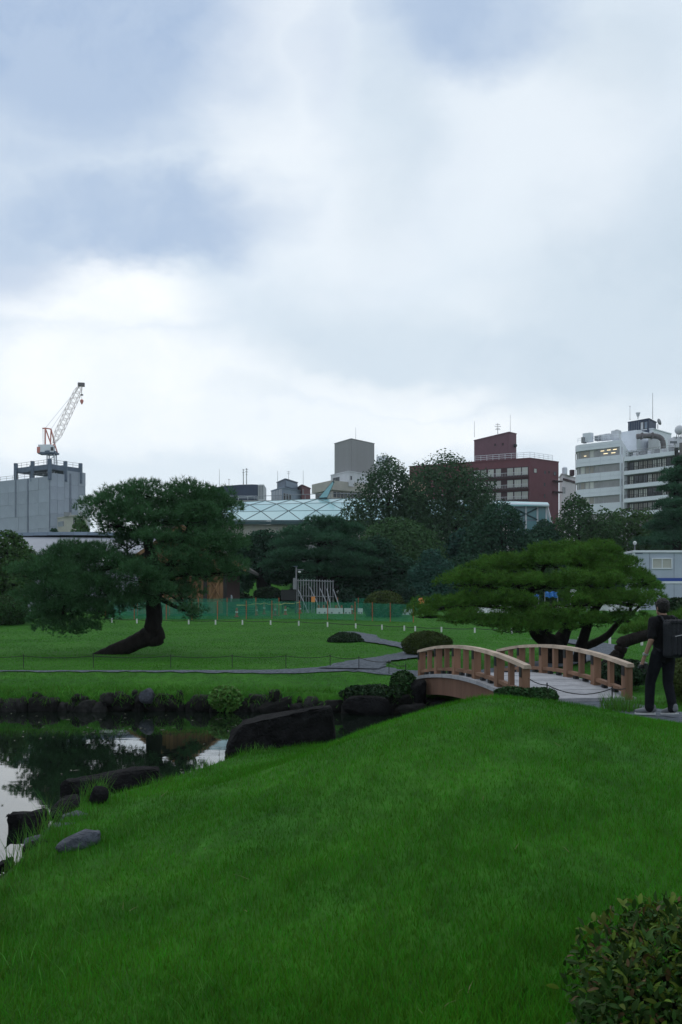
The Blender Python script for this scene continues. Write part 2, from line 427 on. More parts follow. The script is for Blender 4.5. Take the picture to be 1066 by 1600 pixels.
def crown_points(blobs, n, shell=(.72, 1.03), inner=.18, lumpy=.16, up_bias=0.0, seed=0, f=3.2):
    """points spread over lumpy ellipsoids, kept off the inside of their neighbours"""
    B = [(np.array(c, float), np.array(r, float)) for c, r in blobs]
    A = np.array([(r[0] * r[1] + r[0] * r[2] + r[1] * r[2]) for _, r in B]); A = A / A.sum(); Cs, Ns = [], []
    for i, (c, r) in enumerate(B):
        m = int(n * A[i] * 1.25) + 4
        d = rng.normal(0, 1, (m, 3)); d[:, 2] += up_bias; d = unit(d)
        rr = np.where(rng.random(m) < inner, rng.uniform(.3, shell[0], m), rng.uniform(*shell, m)) * (1 + lumpy * lump(d, seed * 31 + i, f))
        p = c + d * r * rr[:, None]; keep = np.ones(m, bool)
        for j, (c2, r2) in enumerate(B):
            if j != i: keep &= (np.linalg.norm((p - c2) / r2, axis=1) > .74) | (rng.random(m) < .12)
        Cs.append(p[keep]); Ns.append(unit(d / r)[keep])
    return np.concatenate(Cs), np.concatenate(Ns)

def rock_mesh(name, size, seed, m, box=3.2, rough=.13, sub=3, tilt=(0, 0, 0), wedge=0.0, cuts=9):
    bm = bmesh.new(); bmesh.ops.create_icosphere(bm, subdivisions=sub, radius=1)
    D = np.array([v.co[:] for v in bm.verts]); D = unit(D)
    r = (np.abs(D) ** box).sum(1) ** (-1 / box)
    rr = np.random.default_rng(seed)
    P = D * r[:, None]
    for k in range(cuts):      # chipped facets
        nrm = unit(rr.normal(0, 1, 3)); lim = rr.uniform(.66, .95) * np.abs(P @ nrm).max()
        ex = np.maximum(P @ nrm - lim, 0); P -= ex[:, None] * nrm * .97
    P *= (1 + rough * lump(D * 2.2, seed, 2.6) + rough * .5 * lump(D * 5, seed + 5, 3.5))[:, None]
    P = P * np.array(size) / 2
    if wedge: P[:, 2] *= 1 + wedge * P[:, 0] / (size[0] / 2)
    R = np.array(Matrix.Rotation(tilt[0], 3, 'X') @ Matrix.Rotation(tilt[1], 3, 'Y') @ Matrix.Rotation(tilt[2], 3, 'Z'))
    P = P @ R.T
    fs = np.array([[v.index for v in f.verts] for f in bm.faces]); bm.free()
    me = mesh_np(name, P, fs, m, False)
    return me

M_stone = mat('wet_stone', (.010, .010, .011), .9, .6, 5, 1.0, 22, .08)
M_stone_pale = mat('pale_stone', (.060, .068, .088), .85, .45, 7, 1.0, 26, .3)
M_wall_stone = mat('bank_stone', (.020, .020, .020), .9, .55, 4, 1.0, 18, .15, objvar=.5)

# ------------------------------------------------------------------ stone retaining wall along the far bank
wall = thing('stone_wall', 'dark stacked stone retaining wall along the far pond bank', 'wall', (-3.5, 22.3, WATER))
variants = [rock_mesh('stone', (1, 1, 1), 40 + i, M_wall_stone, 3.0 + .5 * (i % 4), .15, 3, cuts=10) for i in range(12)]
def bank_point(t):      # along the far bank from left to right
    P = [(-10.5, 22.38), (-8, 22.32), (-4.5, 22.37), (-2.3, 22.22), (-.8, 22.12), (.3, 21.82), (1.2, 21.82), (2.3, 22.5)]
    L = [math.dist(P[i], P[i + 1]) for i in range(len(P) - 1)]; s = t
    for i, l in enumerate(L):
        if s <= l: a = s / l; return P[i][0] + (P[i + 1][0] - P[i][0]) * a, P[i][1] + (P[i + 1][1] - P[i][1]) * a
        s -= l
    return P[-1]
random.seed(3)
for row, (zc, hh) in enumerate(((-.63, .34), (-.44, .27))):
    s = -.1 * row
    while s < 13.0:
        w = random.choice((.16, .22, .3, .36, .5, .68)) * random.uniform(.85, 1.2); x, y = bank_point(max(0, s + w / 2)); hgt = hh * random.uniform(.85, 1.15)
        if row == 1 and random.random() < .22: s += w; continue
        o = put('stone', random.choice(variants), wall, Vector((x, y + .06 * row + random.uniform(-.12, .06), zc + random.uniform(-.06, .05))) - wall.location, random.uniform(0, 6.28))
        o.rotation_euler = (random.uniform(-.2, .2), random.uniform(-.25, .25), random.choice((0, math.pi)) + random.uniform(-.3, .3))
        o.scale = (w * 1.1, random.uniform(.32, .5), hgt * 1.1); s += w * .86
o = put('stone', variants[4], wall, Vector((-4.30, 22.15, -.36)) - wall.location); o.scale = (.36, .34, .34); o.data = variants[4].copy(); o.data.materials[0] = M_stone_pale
o['label'] = 'pale rounded stone standing out at the wall top'

# ------------------------------------------------------------------ boulders on the near bank
def boulder(name, label, c, size, seed, m=M_stone, rz=0, box=3.5, rough=.05, sub=4, tilt=(0, 0, 0), wedge=0.0, cuts=9):
    o = put(name, rock_mesh(name, size, seed, m, box, rough, sub, tilt, wedge, cuts), None, c, rz)
    return tag(o, label, 'rock')
def hull_rock(name, label, pts, seed, m=M_stone, bev=.025, noise=.026):
    """angular rock: the hull of its corner points, edges worn and faces roughened"""
    c = sum(pts, Vector()) / len(pts); bm = bmesh.new()
    for p in pts: bm.verts.new(p - c)
    h = bmesh.ops.convex_hull(bm, input=bm.verts[:]); bmesh.ops.delete(bm, geom=list({g for g in h['geom_interior'] + h['geom_unused'] if isinstance(g, bmesh.types.BMVert)}), context='VERTS')
    bmesh.ops.bevel(bm, geom=bm.edges[:], offset=bev, segments=1, affect='EDGES')
    bmesh.ops.triangulate(bm, faces=bm.faces[:]); bmesh.ops.subdivide_edges(bm, edges=[e for e in bm.edges if e.calc_length() > .08], cuts=5, use_grid_fill=True); bmesh.ops.triangulate(bm, faces=bm.faces[:])
    P = np.array([v.co[:] for v in bm.verts]); D = unit(P); n_ = noise * (lump(P * 4.5, seed, 1.6) + .6 * lump(P * 12, seed + 2, 1.6) + .3 * lump(P * 30, seed + 4, 1.6))
    bm.normal_update()
    for v, q in zip(bm.verts, n_): v.co += v.normal * float(q)
    me = bpy.data.meshes.new(name); bm.to_mesh(me); bm.free(); me.materials.append(m)
    return tag(put(name, me, None, c), label, 'rock')
def A_(*l): return [at(*q) for q in l]
def dn(l, z=-.95): return l + [Vector((p.x, p.y, z)) for p in l]
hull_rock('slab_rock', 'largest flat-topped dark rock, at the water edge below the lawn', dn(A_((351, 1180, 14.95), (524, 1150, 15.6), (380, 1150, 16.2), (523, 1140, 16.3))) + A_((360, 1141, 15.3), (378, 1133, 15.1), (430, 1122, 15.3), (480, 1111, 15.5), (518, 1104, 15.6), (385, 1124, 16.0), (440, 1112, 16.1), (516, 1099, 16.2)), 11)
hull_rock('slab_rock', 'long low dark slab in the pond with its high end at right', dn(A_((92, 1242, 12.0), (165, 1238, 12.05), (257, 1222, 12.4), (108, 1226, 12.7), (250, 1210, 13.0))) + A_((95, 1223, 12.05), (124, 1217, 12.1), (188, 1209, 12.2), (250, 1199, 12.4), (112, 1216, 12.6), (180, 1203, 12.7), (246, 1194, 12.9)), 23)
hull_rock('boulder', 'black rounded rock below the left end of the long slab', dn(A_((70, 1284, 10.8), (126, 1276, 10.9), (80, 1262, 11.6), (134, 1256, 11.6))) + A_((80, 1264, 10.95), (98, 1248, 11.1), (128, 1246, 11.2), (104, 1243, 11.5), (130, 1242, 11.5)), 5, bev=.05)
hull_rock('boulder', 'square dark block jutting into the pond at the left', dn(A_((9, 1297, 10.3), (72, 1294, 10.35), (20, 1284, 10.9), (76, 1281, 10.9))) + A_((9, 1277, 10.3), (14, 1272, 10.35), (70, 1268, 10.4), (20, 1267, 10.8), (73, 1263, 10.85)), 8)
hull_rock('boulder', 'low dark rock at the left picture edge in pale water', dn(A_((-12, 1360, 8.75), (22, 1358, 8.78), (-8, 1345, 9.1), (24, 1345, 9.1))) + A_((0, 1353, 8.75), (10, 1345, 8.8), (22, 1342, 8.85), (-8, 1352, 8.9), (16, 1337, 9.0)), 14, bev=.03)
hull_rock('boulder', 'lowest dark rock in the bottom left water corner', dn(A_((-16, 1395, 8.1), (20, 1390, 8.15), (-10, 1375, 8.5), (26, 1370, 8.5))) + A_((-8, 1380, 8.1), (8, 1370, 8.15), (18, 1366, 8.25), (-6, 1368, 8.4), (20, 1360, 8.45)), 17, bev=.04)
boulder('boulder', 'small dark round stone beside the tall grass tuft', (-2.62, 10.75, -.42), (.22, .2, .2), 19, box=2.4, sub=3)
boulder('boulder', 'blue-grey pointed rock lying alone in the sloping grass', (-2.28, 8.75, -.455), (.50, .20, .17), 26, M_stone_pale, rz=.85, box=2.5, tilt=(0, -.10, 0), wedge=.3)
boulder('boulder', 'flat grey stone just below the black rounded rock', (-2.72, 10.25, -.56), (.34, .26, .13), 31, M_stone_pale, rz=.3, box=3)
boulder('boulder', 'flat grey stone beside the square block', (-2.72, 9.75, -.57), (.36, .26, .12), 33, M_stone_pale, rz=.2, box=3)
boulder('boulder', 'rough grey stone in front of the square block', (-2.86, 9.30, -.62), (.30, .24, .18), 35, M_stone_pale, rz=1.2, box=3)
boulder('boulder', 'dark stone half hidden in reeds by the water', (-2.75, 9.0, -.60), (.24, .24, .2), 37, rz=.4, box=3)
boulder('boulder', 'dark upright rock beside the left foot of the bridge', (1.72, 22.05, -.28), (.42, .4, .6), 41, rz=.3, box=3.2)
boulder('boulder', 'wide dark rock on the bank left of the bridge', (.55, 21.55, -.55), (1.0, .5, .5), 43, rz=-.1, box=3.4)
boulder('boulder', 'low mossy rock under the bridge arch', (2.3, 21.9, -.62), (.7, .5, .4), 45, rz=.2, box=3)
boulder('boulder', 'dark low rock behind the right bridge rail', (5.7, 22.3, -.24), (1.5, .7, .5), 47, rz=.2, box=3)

# ------------------------------------------------------------------ grass
M_blade = mat('grass_blade', (.038, .170, .008), .75, .36, .7, 0, 1, .12, island=.38, trans=.3)
M_blade_far = mat('far_grass', (.050, .185, .018), .8, .3, .4, 0, 1, .05, island=.2, trans=.3)
M_reed = mat('wild_grass', (.060, .175, .026), .75, .3, 2, 0, 1, .06, island=.4, trans=.3)

def blades(x, y, z, hgt, wid, bend=.55, seg=2):
    n = len(x); base = np.stack([x, y, z], -1); a = rng.uniform(0, 6.283, n)
    dirv = np.stack([np.cos(a), np.sin(a), np.zeros(n)], -1); b2 = a + rng.normal(math.pi / 2, .6, n)
    side = np.stack([np.cos(b2), np.sin(b2), np.zeros(n)], -1) * (wid / 2)[:, None]
    lean = (hgt * bend * rng.uniform(.2, 1.2, n))[:, None]; up = np.zeros((n, 3)); up[:, 2] = hgt
    if seg == 1:
        V = np.stack([base - side, base + side, base + up + dirv * lean], 1).reshape(-1, 3)
        return V, np.arange(3 * n).reshape(-1, 3)
    mid = base + up * .55 + dirv * lean * .42
    V = np.stack([base - side, base + side, mid + side * .8, mid - side * .8, base + up * .95 + dirv * lean], 1).reshape(-1, 3)
    i = np.arange(n)[:, None] * 5
    return V, np.concatenate([i + np.array([[0, 1, 2]]), i + np.array([[0, 2, 3]]), i + np.array([[3, 2, 4]])], 0)

def join(parts):
    Vs, Fs, o = [], [], 0
    for V, Fc in parts:
        Vs.append(V); Fs.append(Fc + o); o += len(V)
    return np.concatenate(Vs), np.concatenate(Fs)

def view_samples(n, d0, d1, marg=.24):
    d = d0 * (d1 / d0) ** rng.random(n); u = rng.uniform(-533 / F - marg, 533 / F + marg, n)
    return u * d, d
parts = []
for n, d0, d1, sg in ((285000, 2.1, 10.0, 2), (360000, 5.0, 17.5, 1)):
    x, y = view_samples(n, d0, d1); s = sdf(x, y); fade = sm(5.0, 10.0, y); ok = (s > .05) & off_path(x, y, -.08) & (rng.random(len(x)) < (fade if sg == 1 else 1 - fade)); x, y, s = x[ok], y[ok], s[ok]
    patch = .5 + .5 * wob(x, y, 2.3, 21); patch2 = .5 + .5 * wob(x, y, 6.5, 22)
    hgt = (.025 + .032 * patch + .016 * patch2) * rng.uniform(.6, 1.25, len(x)); hgt = hgt * (1 + .45 * np.exp(-s / .3)) * (1 + .45 * (1 - sm(3.0, 8.0, y)))
    parts.append(blades(x, y, H(x, y) - .006, hgt, np.maximum(.0035, y * .00055) * rng.uniform(.7, 1.3, len(x)), .75, sg))
V, Fc = join(parts)
g = put('grass', mesh_np('grass', V, Fc, M_blade), kind='stuff'); g['label'] = 'fine green turf of the near mound'
# far lawns
x, y = view_samples(270000, 22.4, 62, .12); s = sdf(x, y); ok = (s > .05) & off_path(x, y, -.05) & (y > 20); x, y, s = x[ok], y[ok], s[ok]
hgt = (.026 + .008 * wob(x, y, .9, 31)) * rng.uniform(.6, 1.3, len(x)) * (1 + 1.3 * np.exp(-s / .3))
V, Fc = blades(x, y, H(x, y) - .005, np.maximum(hgt, .012), y * .0007 * rng.uniform(.7, 1.4, len(x)), .8, 1)
x, y = view_samples(30000, 21.5, 24.0, .12); s = sdf(x, y); ok = (s > .02) & (s < .5) & (y > 20) & off_path(x, y); x, y, s = x[ok], y[ok], s[ok]
V2, F2 = blades(x, y, H(x, y) - .01, rng.uniform(.06, .2, len(x)), np.full(len(x), .012), 1.3, 1)
V, Fc = join([(V, Fc), (V2, F2)])
g = put('grass', mesh_np('grass', V, Fc, M_blade_far), kind='stuff'); g['label'] = 'mown turf of the far lawns'
# unmown grass along the near water edge, on the right bank, and at the bridge foot
def wild(label, pts, n, spread, hr, bend=1.0, w=.006):
    c = np.array(pts)[rng.integers(0, len(pts), n)]; x = c[:, 0] + rng.normal(0, spread, n); y = c[:, 1] + rng.normal(0, spread, n)
    s = sdf(x, y); ok = (s > -.12) & off_path(x, y, -.15); x, y = x[ok], y[ok]
    V, Fc = blades(x, y, H(x, y) - .01, rng.uniform(*hr, len(x)), np.full(len(x), w), bend, 2)
    o = put('wild_grass', mesh_np('wild_grass', V, Fc, M_reed), kind='stuff'); o['label'] = label; return o
wild('long loose grass along the near pond edge', [(-2.35, 6.6), (-2.5, 7.4), (-2.55, 8.3), (-2.65, 9.1), (-2.6, 10.0), (-2.6, 10.9), (-2.2, 11.9), (-1.8, 13.1), (-1.2, 14.5)], 800, .13, (.06, .20))
wild('scattered longer blades on the lower left slope', [(-1.9, 6.0), (-1.7, 7.0), (-2.0, 7.8), (-1.5, 5.2), (-2.1, 9.2), (-1.2, 4.6), (-.9, 4.3)], 500, .35, (.07, .16))
wild('grass on the bank right of the bridge', [(5.9, 17.3), (6.4, 17.0), (6.9, 18), (6.2, 16.2), (7.2, 16.8), (7.6, 17.5), (6.9, 19.2)], 2600, .4, (.08, .22))
wild('grass fringe under the left bridge foot', [(1.5, 17.3), (2.0, 17.5), (2.6, 17.7), (1.9, 22.7), (2.2, 22.9)], 420, .15, (.1, .25))

n = 2600; t_ = rng.uniform(0, 12.6, n); bw = np.array([bank_point(v) for v in t_]); keep = (.5 + .5 * wob(bw[:, 0], bw[:, 1], 2.7, 71)) > rng.uniform(.15, .9, n); bw = bw[keep]; n = len(bw)
x, y = bw[:, 0], bw[:, 1] - rng.uniform(.05, .26, n); z0_ = rng.uniform(-.62, -.22, n)
V, Fc = blades(x, y, z0_, rng.uniform(.05, .2, n), np.full(n, .014), 1.6, 2)
o = put('bank_weeds', mesh_np('bank_weeds', V, Fc, M_reed), kind='stuff'); o['label'] = 'weeds and grass growing out of the wall joints'

n = 260; x, y = view_samples(n, 2.8, 12); s_ = sdf(x, y); cl = (.5 + .5 * wob(x, y, 1.3, 91)) > rng.uniform(.3, 1.0, n); ok = (s_ > .3) & cl & off_path(x, y); x, y = x[ok], y[ok]; n = len(x)
V, Fc = blades(x, y, H(x, y) + .025, rng.uniform(.012, .05, n), np.full(n, .005), 2.6, 2)
o = put('dry_straw', mesh_np('dry_straw', V, Fc, mat('straw', (.16, .15, .07), .85, .3, 5, island=.3)), kind='stuff'); o['label'] = 'pale dry straws lying in the turf'

def grass_tuft(label, x, y, n, r, hr, w=.009):
    a = rng.uniform(0, 6.283, n); q = r * np.sqrt(rng.random(n)) * .5; xs, ys = x + q * np.cos(a), y + q * np.sin(a)
    V, Fc = blades(xs, ys, H(xs, ys) - .01 - np.array([x, y, 0])[2], rng.uniform(*hr, n), np.full(n, w), .7, 2)
    z = h1(x, y); V = V - np.array([x, y, z])
    return tag(put('grass_tuft', mesh_np('grass_tuft', V, Fc, M_reed), None, (x, y, z)), label, 'plant')
grass_tuft('bright spiky grass tuft between the bridge end and the man', 4.42, 15.7, 420, .66, (.16, .36))
grass_tuft('long drooping grass tuft behind the small round stone', -2.72, 10.95, 120, .3, (.16, .34), .007)
grass_tuft('tall thin reeds rising beside the square block', -2.78, 9.35, 60, .3, (.25, .48), .007)
grass_tuft('arching reeds over the pale water at the left edge', -2.62, 8.3, 60, .4, (.2, .42), .006)

# drifting leaves on the water
n = 80; x = rng.uniform(-8, -1.2, n); y = np.concatenate([rng.normal(19.5, 1.6, 55), rng.uniform(10, 18, 25)]); ok = sdf(x, y) < -.3
C = np.stack([x, y, np.full(n, WATER + .006)], -1)[ok]
V, Fc = leaves_geo(C, np.tile([0, 0, 6.0], (len(C), 1)), .09, .04, .3); V[:, 2] = np.maximum(V[:, 2], WATER + .003)
o = put('floating_leaves', mesh_np('floating_leaves', V, Fc, mat('drift_leaf', (.10, .11, .075), .6, .4, 9)), kind='stuff'); o['label'] = 'small leaves drifting on the pond'

# ------------------------------------------------------------------ pines
M_pine = mat('pine_needles', (.050, .126, .052), .7, .35, 1.3, 0, 1, .05, island=.35, trans=.12)
M_pine2 = mat('pine_needles_bright', (.064, .155, .026), .7, .38, 1.6, 0, 1, .05, island=.4, trans=.12)
M_pine3 = mat('pine_needles_far', (.044, .112, .064), .7, .35, .6, 0, 1, .05, island=.3, trans=.15)
M_bark = mat('pine_bark', (.013, .011, .010), .9, .5, 6, 1.0, 14, .1, stretch=(1, 1, .35))

def smooth_path(pts, k=5):
    P = [Vector(p) for p in pts]; out = []
    for i in range(len(P) - 1):
        p0, p1, p2, p3 = P[max(i - 1, 0)], P[i], P[i + 1], P[min(i + 2, len(P) - 1)]
        for j in range(k):
            t = j / k; out.append(.5 * ((2 * p1) + (p2 - p0) * t + (2 * p0 - 5 * p1 + 4 * p2 - p3) * t * t + (3 * p1 - p0 - 3 * p2 + p3) * t ** 3))
    return out + [P[-1]]
def lerp_list(r, k):
    out = []
    for i in range(len(r) - 1): out += [r[i] + (r[i + 1] - r[i]) * j / k for j in range(k)]
    return out + [r[-1]]

def pine(name, label, base, trunks, pads, n, k, L, W, needle_mat, anchors, up=1.0, cat='tree', wobt=.07, inner=.3, group=None, clump=.34, flatc=.62, fill=.07):
    root = thing(name, label, cat, base, group=group)
    mb = MB()
    for pts, rad in trunks: mb.tube(smooth_path(pts), lerp_list(rad, 5), 12, wobt)
    mb.build('trunk', M_bark, root, True)
    br = MB()
    for (c, r) in pads:      # one bough to every pad, twigs under it
        c = Vector(c); a = min(anchors, key=lambda q: (Vector(q) - c).length + (1.2 if q[2] > c.z + .1 else 0)); a = Vector(a)
        mid = a.lerp(c, .5) + Vector((random.uniform(-.15, .15), random.uniform(-.15, .15), random.uniform(-.05, .2)))
        t0 = max(.035, .05 * r[0]); br.tube(smooth_path([a, mid, c]), lerp_list([t0 * 1.5, t0, t0 * .45], 5), 6, .1)
        for q in range(9):
            e = c + Vector((random.uniform(-.8, .8) * r[0], random.uniform(-.8, .8) * r[1], random.uniform(-.4, .3) * r[2]))
            br.tube([mid.lerp(c, random.random()), c.lerp(e, .5) + Vector((0, 0, -.05)), e], [t0 * .4, t0 * .28, .008], 4)
    br.build('branches', M_bark, root, True)
    rs = np.random.default_rng(zlib.crc32(label.encode()) % 97); sub = []
    for (c, r) in pads:
        c, r = np.array(c), np.array(r); m = int(max(5, .95 * (r[0] * r[1] + r[0] * r[2] + r[1] * r[2]) * 4.19 / (clump * clump * 3.4)))
        d = rs.normal(0, 1, (m, 3)); d[:, 2] = np.abs(d[:, 2]) * 1.1 - .18; d = unit(d)
        for q in d: sub.append((c + q * r * rs.uniform(.72, 1.0), clump * rs.uniform(.6, 1.35) * np.array([1.15, 1.15, flatc])))
    SCn = np.array([q[0] for q in sub]); SR = np.array([q[1] for q in sub]); wgt = SR[:, 0] ** 2; pick = rng.choice(len(sub), int(n * .8), p=wgt / wgt.sum())
    d = rng.normal(0, 1, (len(pick), 3)); d[:, 2] = np.abs(d[:, 2]) - .12; d = unit(d)
    C = SCn[pick] + d * SR[pick] * rng.uniform(.65, 1.0, (len(pick), 1)); N = d
    C2, N2 = crown_points(pads, int(n * fill), (.45, .85), inner, .2, .25, 3, 4.5)
    C = np.concatenate([C, C2]); N = np.concatenate([N, N2])
    D = unit(N * .8 + np.array([0, 0, up]) * .8)
    V, Fc = needles_geo(C, D, k, L, W, .6)
    V -= np.array(base)
    put('crown', mesh_np('crown', V, Fc, needle_mat), root)
    return root

def pads_px(rows, flat=1.0):          # (px, py, distance, half width px, half height px, half depth m)
    out = []
    for px, py, d, hw, hh, dp in rows:
        out.append((tuple(at(px, py, d)), (hw * d / F, dp, hh * flat * d / F)))
    return out

random.seed(11)
D1 = 33.0; zb = h1(X(200, D1), D1)
tr = [at(145, 1029, D1 + .1), at(175, 1019, D1), at(207, 1006, D1), at(233, 992, D1), at(241, 968, D1), at(240, 940, D1 + .1), at(245, 905, D1 + .2), at(236, 868, D1 + .2), at(230, 838, D1 + .2)]
tr[0].z = zb - .15
trunks = [(tr, [.16, .24, .27, .31, .27, .25, .23, .19, .15]),
          ([at(226, 1000, D1), at(240, 1001, D1 - .05), at(251, 996, D1 - .05), at(246, 975, D1)], [.16, .21, .17, .1]),
          ([at(243, 915, D1 + .2), at(268, 880, D1 - .2), at(285, 850, D1 - .3), at(300, 815, D1 - .2)], [.15, .13, .11, .08]),
          ([at(243, 900, D1 + .2), at(215, 880, D1 + .4), at(170, 885, D1 + .3), at(115, 915, D1)], [.15, .13, .12, .07]),
          ([at(230, 838, D1 + .2), at(222, 815, D1 + .2), at(205, 800, D1 + .1)], [.13, .1, .06]),
          ([at(230, 838, D1 + .2), at(245, 810, D1 + .6), at(255, 785, D1 + .6)], [.13, .1, .06]),
          ([at(242, 930, D1 + .1), at(268, 945, D1 - .5), at(290, 955, D1 - .8)], [.1, .07, .04])]
pads = pads_px([(245, 778, D1 + .3, 72, 24, 1.4), (195, 797, D1, 56, 28, 1.2), (170, 818, D1 - .4, 32, 22, .9), (300, 792, D1 + .2, 56, 30, 1.3), (330, 828, D1, 36, 34, 1.1), (285, 815, D1 - .8, 55, 24, .9),
                (225, 818, D1 - .9, 36, 18, .7), (345, 862, D1 + .2, 34, 34, 1.2), (305, 858, D1 - .5, 42, 28, 1.2), (270, 880, D1 - 1.1, 46, 26, .9), (352, 895, D1 + .2, 30, 26, 1.0), (318, 900, D1 - .3, 34, 24, 1.0),
                (225, 905, D1 - 1.2, 46, 28, .9), (190, 885, D1 - .2, 42, 24, 1.1), (140, 872, D1, 44, 28, 1.2), (105, 895, D1, 50, 42, 1.3), (75, 930, D1, 36, 42, 1.1), (125, 925, D1 - .7, 48, 38, 1.1), (95, 972, D1 - .2, 38, 26, .9),
                (165, 930, D1 - .5, 44, 32, 1.1), (205, 945, D1 - .5, 40, 22, .9), (255, 930, D1 - 1.0, 38, 26, .8), (290, 935, D1 - .7, 24, 24, .7), (303, 962, D1 - .8, 18, 13, .5), (130, 955, D1 - .4, 38, 20, .8), (265, 905, D1 + .9, 60, 26, .8), (330, 800, D1 + .6, 46, 34, 1.1), (262, 812, D1 + .7, 70, 34, .9), (90, 945, D1 + .2, 50, 44, .9), (262, 846, D1 - .9, 46, 24, .9), (198, 848, D1 + .5, 40, 22, .9), (110, 985, D1 - .2, 36, 18, .8), (160, 960, D1 - .3, 36, 24, .9), (70, 965, D1 - .1, 30, 28, .8), (62, 900, D1 + .3, 28, 30, .9)], .80)
anch = [tuple(p) for pts, _ in trunks for p in smooth_path(pts, 3)[4:] if p.z > zb + 2.1]
pine('black_pine', 'large dark pine with a leaning crooked trunk on the left lawn', (tr[0].x + .8, D1, zb), trunks, pads, 25000, 11, .16, .016, M_pine, anch, clump=.40, flatc=.75, fill=.24)

D2 = 27.5; zb2 = h1(X(872, D2), D2)
T0 = at(868, 1032, D2); T0.z = zb2 - .1
trunks = [([T0, at(868, 1015, D2), at(858, 1003, D2), at(838, 985, D2), at(826, 955, D2 + .2), at(830, 920, D2 + .3), at(845, 895, D2 + .3)], [.36, .31, .25, .2, .16, .12, .07]),
          ([at(872, 1034, D2), at(872, 1010, D2), at(884, 985, D2 + .2), at(900, 950, D2 + .3), at(910, 910, D2 + .3), at(905, 885, D2 + .3)], [.3, .26, .17, .14, .1, .06]),
          ([at(905, 1040, D2 + .4), at(907, 1015, D2 + .4), at(914, 990, D2 + .4), at(925, 960, D2 + .2), at(945, 935, D2)], [.2, .17, .14, .12, .07]),
          ([at(908, 1012, D2 + .4), at(930, 1004, D2 + .5), at(950, 992, D2 + .6), at(965, 975, D2 + .6), at(985, 960, D2 + .5)], [.11, .11, .1, .08, .05])]
pads = pads_px([(895, 870, D2 + .6, 72, 19, 1.2), (855, 882, D2 + .2, 46, 18, 1.0), (940, 884, D2 + .4, 46, 22, 1.1), (775, 890, D2, 58, 20, 1.1), (815, 884, D2 + .6, 50, 17, 1.0), (735, 912, D2 - .2, 44, 18, .9), (800, 915, D2 - .7, 58, 18, .9), (855, 915, D2 - .6, 52, 18, .8),
                (690, 950, D2 - .3, 40, 18, .9), (740, 945, D2 - .8, 50, 20, .9), (665, 962, D2 - .2, 20, 14, .7), (720, 970, D2 - .9, 38, 12, .6), (795, 945, D2 - 1.0, 44, 16, .7), (835, 965, D2 - 1.3, 46, 16, .7), (800, 985, D2 - 1.4, 44, 13, .6), (765, 975, D2 - 1.2, 30, 10, .5),
                (915, 915, D2 - .8, 52, 22, .9), (965, 905, D2 - .2, 44, 24, 1.0), (998, 910, D2, 30, 22, .9), (1018, 922, D2, 16, 10, .5), (905, 945, D2 - 1.3, 54, 20, .8), (955, 940, D2 - 1.0, 42, 18, .7), (880, 975, D2 - 1.4, 44, 18, .7), (925, 975, D2 - 1.2, 38, 15, .6), (990, 945, D2 - .8, 36, 22, .8), (985, 970, D2 - 1.0, 32, 14, .6), (850, 985, D2 - 1.6, 36, 12, .5),
                ], .56)
anch = [tuple(p) for pts, _ in trunks[:4] for p in smooth_path(pts, 3)[5:] if p.z > zb2 + .8]
pine('pine_tree', 'wide low pine with cushion-like layers behind the bridge', (T0.x, D2, zb2), trunks, pads, 22000, 12, .115, .013, M_pine2, anch, clump=.33, flatc=.78)
D3 = 23.5
trunks = [([at(925, 1078, D3 - .2), at(940, 1052, D3), at(955, 1034, D3), at(968, 1020, D3), at(973, 1005, D3), at(990, 998, D3), at(1020, 990, D3), at(1050, 982, D3 + .2), at(1100, 962, D3 + .4)], [.22, .19, .16, .15, .15, .14, .12, .10, .07])]
pads = pads_px([(1078, 975, D3 + .6, 32, 12, .8), (1118, 962, D3 + .4, 40, 18, 1.0), (1030, 984, D3 + .7, 22, 8, .5), (1002, 988, D3 + .6, 18, 7, .4)])
anch = [tuple(p) for pts, _ in trunks for p in smooth_path(pts, 3)[14:]]
pine('leaning_pine', 'dark pine bough growing almost level behind the man', tuple(Vector((X(925, D3), D3, h1(X(925, D3), D3)))), trunks, pads, 2200, 12, .16, .014, M_pine2, anch, clump=.25)
# dark sprawling shrub on the low bough, right edge
def shrub(name, label, px, py, d, hw, hh, dp, n, L, W, m, cat='shrub', sink=.0, lumpy=.12, blobs=None, group=None, spread=.8, stems=5):
    c = at(px, py, d); z0 = h1(c.x, c.y)
    root = thing(name, label, cat, (c.x, c.y, z0), group=group)
    st = MB()
    for i in range(stems):
        a = i * 2.4; e = c + Vector((math.cos(a) * hw * d / F * .5, math.sin(a) * dp * .5, hh * d / F * .3))
        st.tube([(c.x + .05 * math.cos(a), c.y + .05 * math.sin(a), z0 - .05), c.lerp(e, .5), e], [.03, .025, .012], 5)
    st.build('stem', M_bark, root)
    B = blobs or [((c.x, c.y, c.z), (hw * d / F, dp, hh * d / F))]
    C, N = crown_points(B, n, (.82, 1.02), .25, lumpy, .15, zlib.crc32(label.encode()) % 89)
    ok = C[:, 2] > z0 + .01; C, N = C[ok], N[ok]
    V, Fc = leaves_geo(C, N, L, W, spread); V -= np.array((c.x, c.y, z0))
    put('foliage', mesh_np('foliage', V, Fc, m), root)
    return root
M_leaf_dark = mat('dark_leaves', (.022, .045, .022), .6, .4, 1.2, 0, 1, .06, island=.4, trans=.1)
M_leaf_mid = mat('mid_leaves', (.028, .070, .024), .6, .4, 1.2, 0, 1, .06, island=.4, trans=.1)
M_leaf_olive = mat('olive_leaves', (.050, .075, .022), .65, .4, 2.2, 0, 1, .06, island=.4, trans=.1)
M_leaf_bright = mat('bright_leaves', (.075, .20, .035), .55, .4, 3, 0, 1, .3, island=.4, trans=.2)
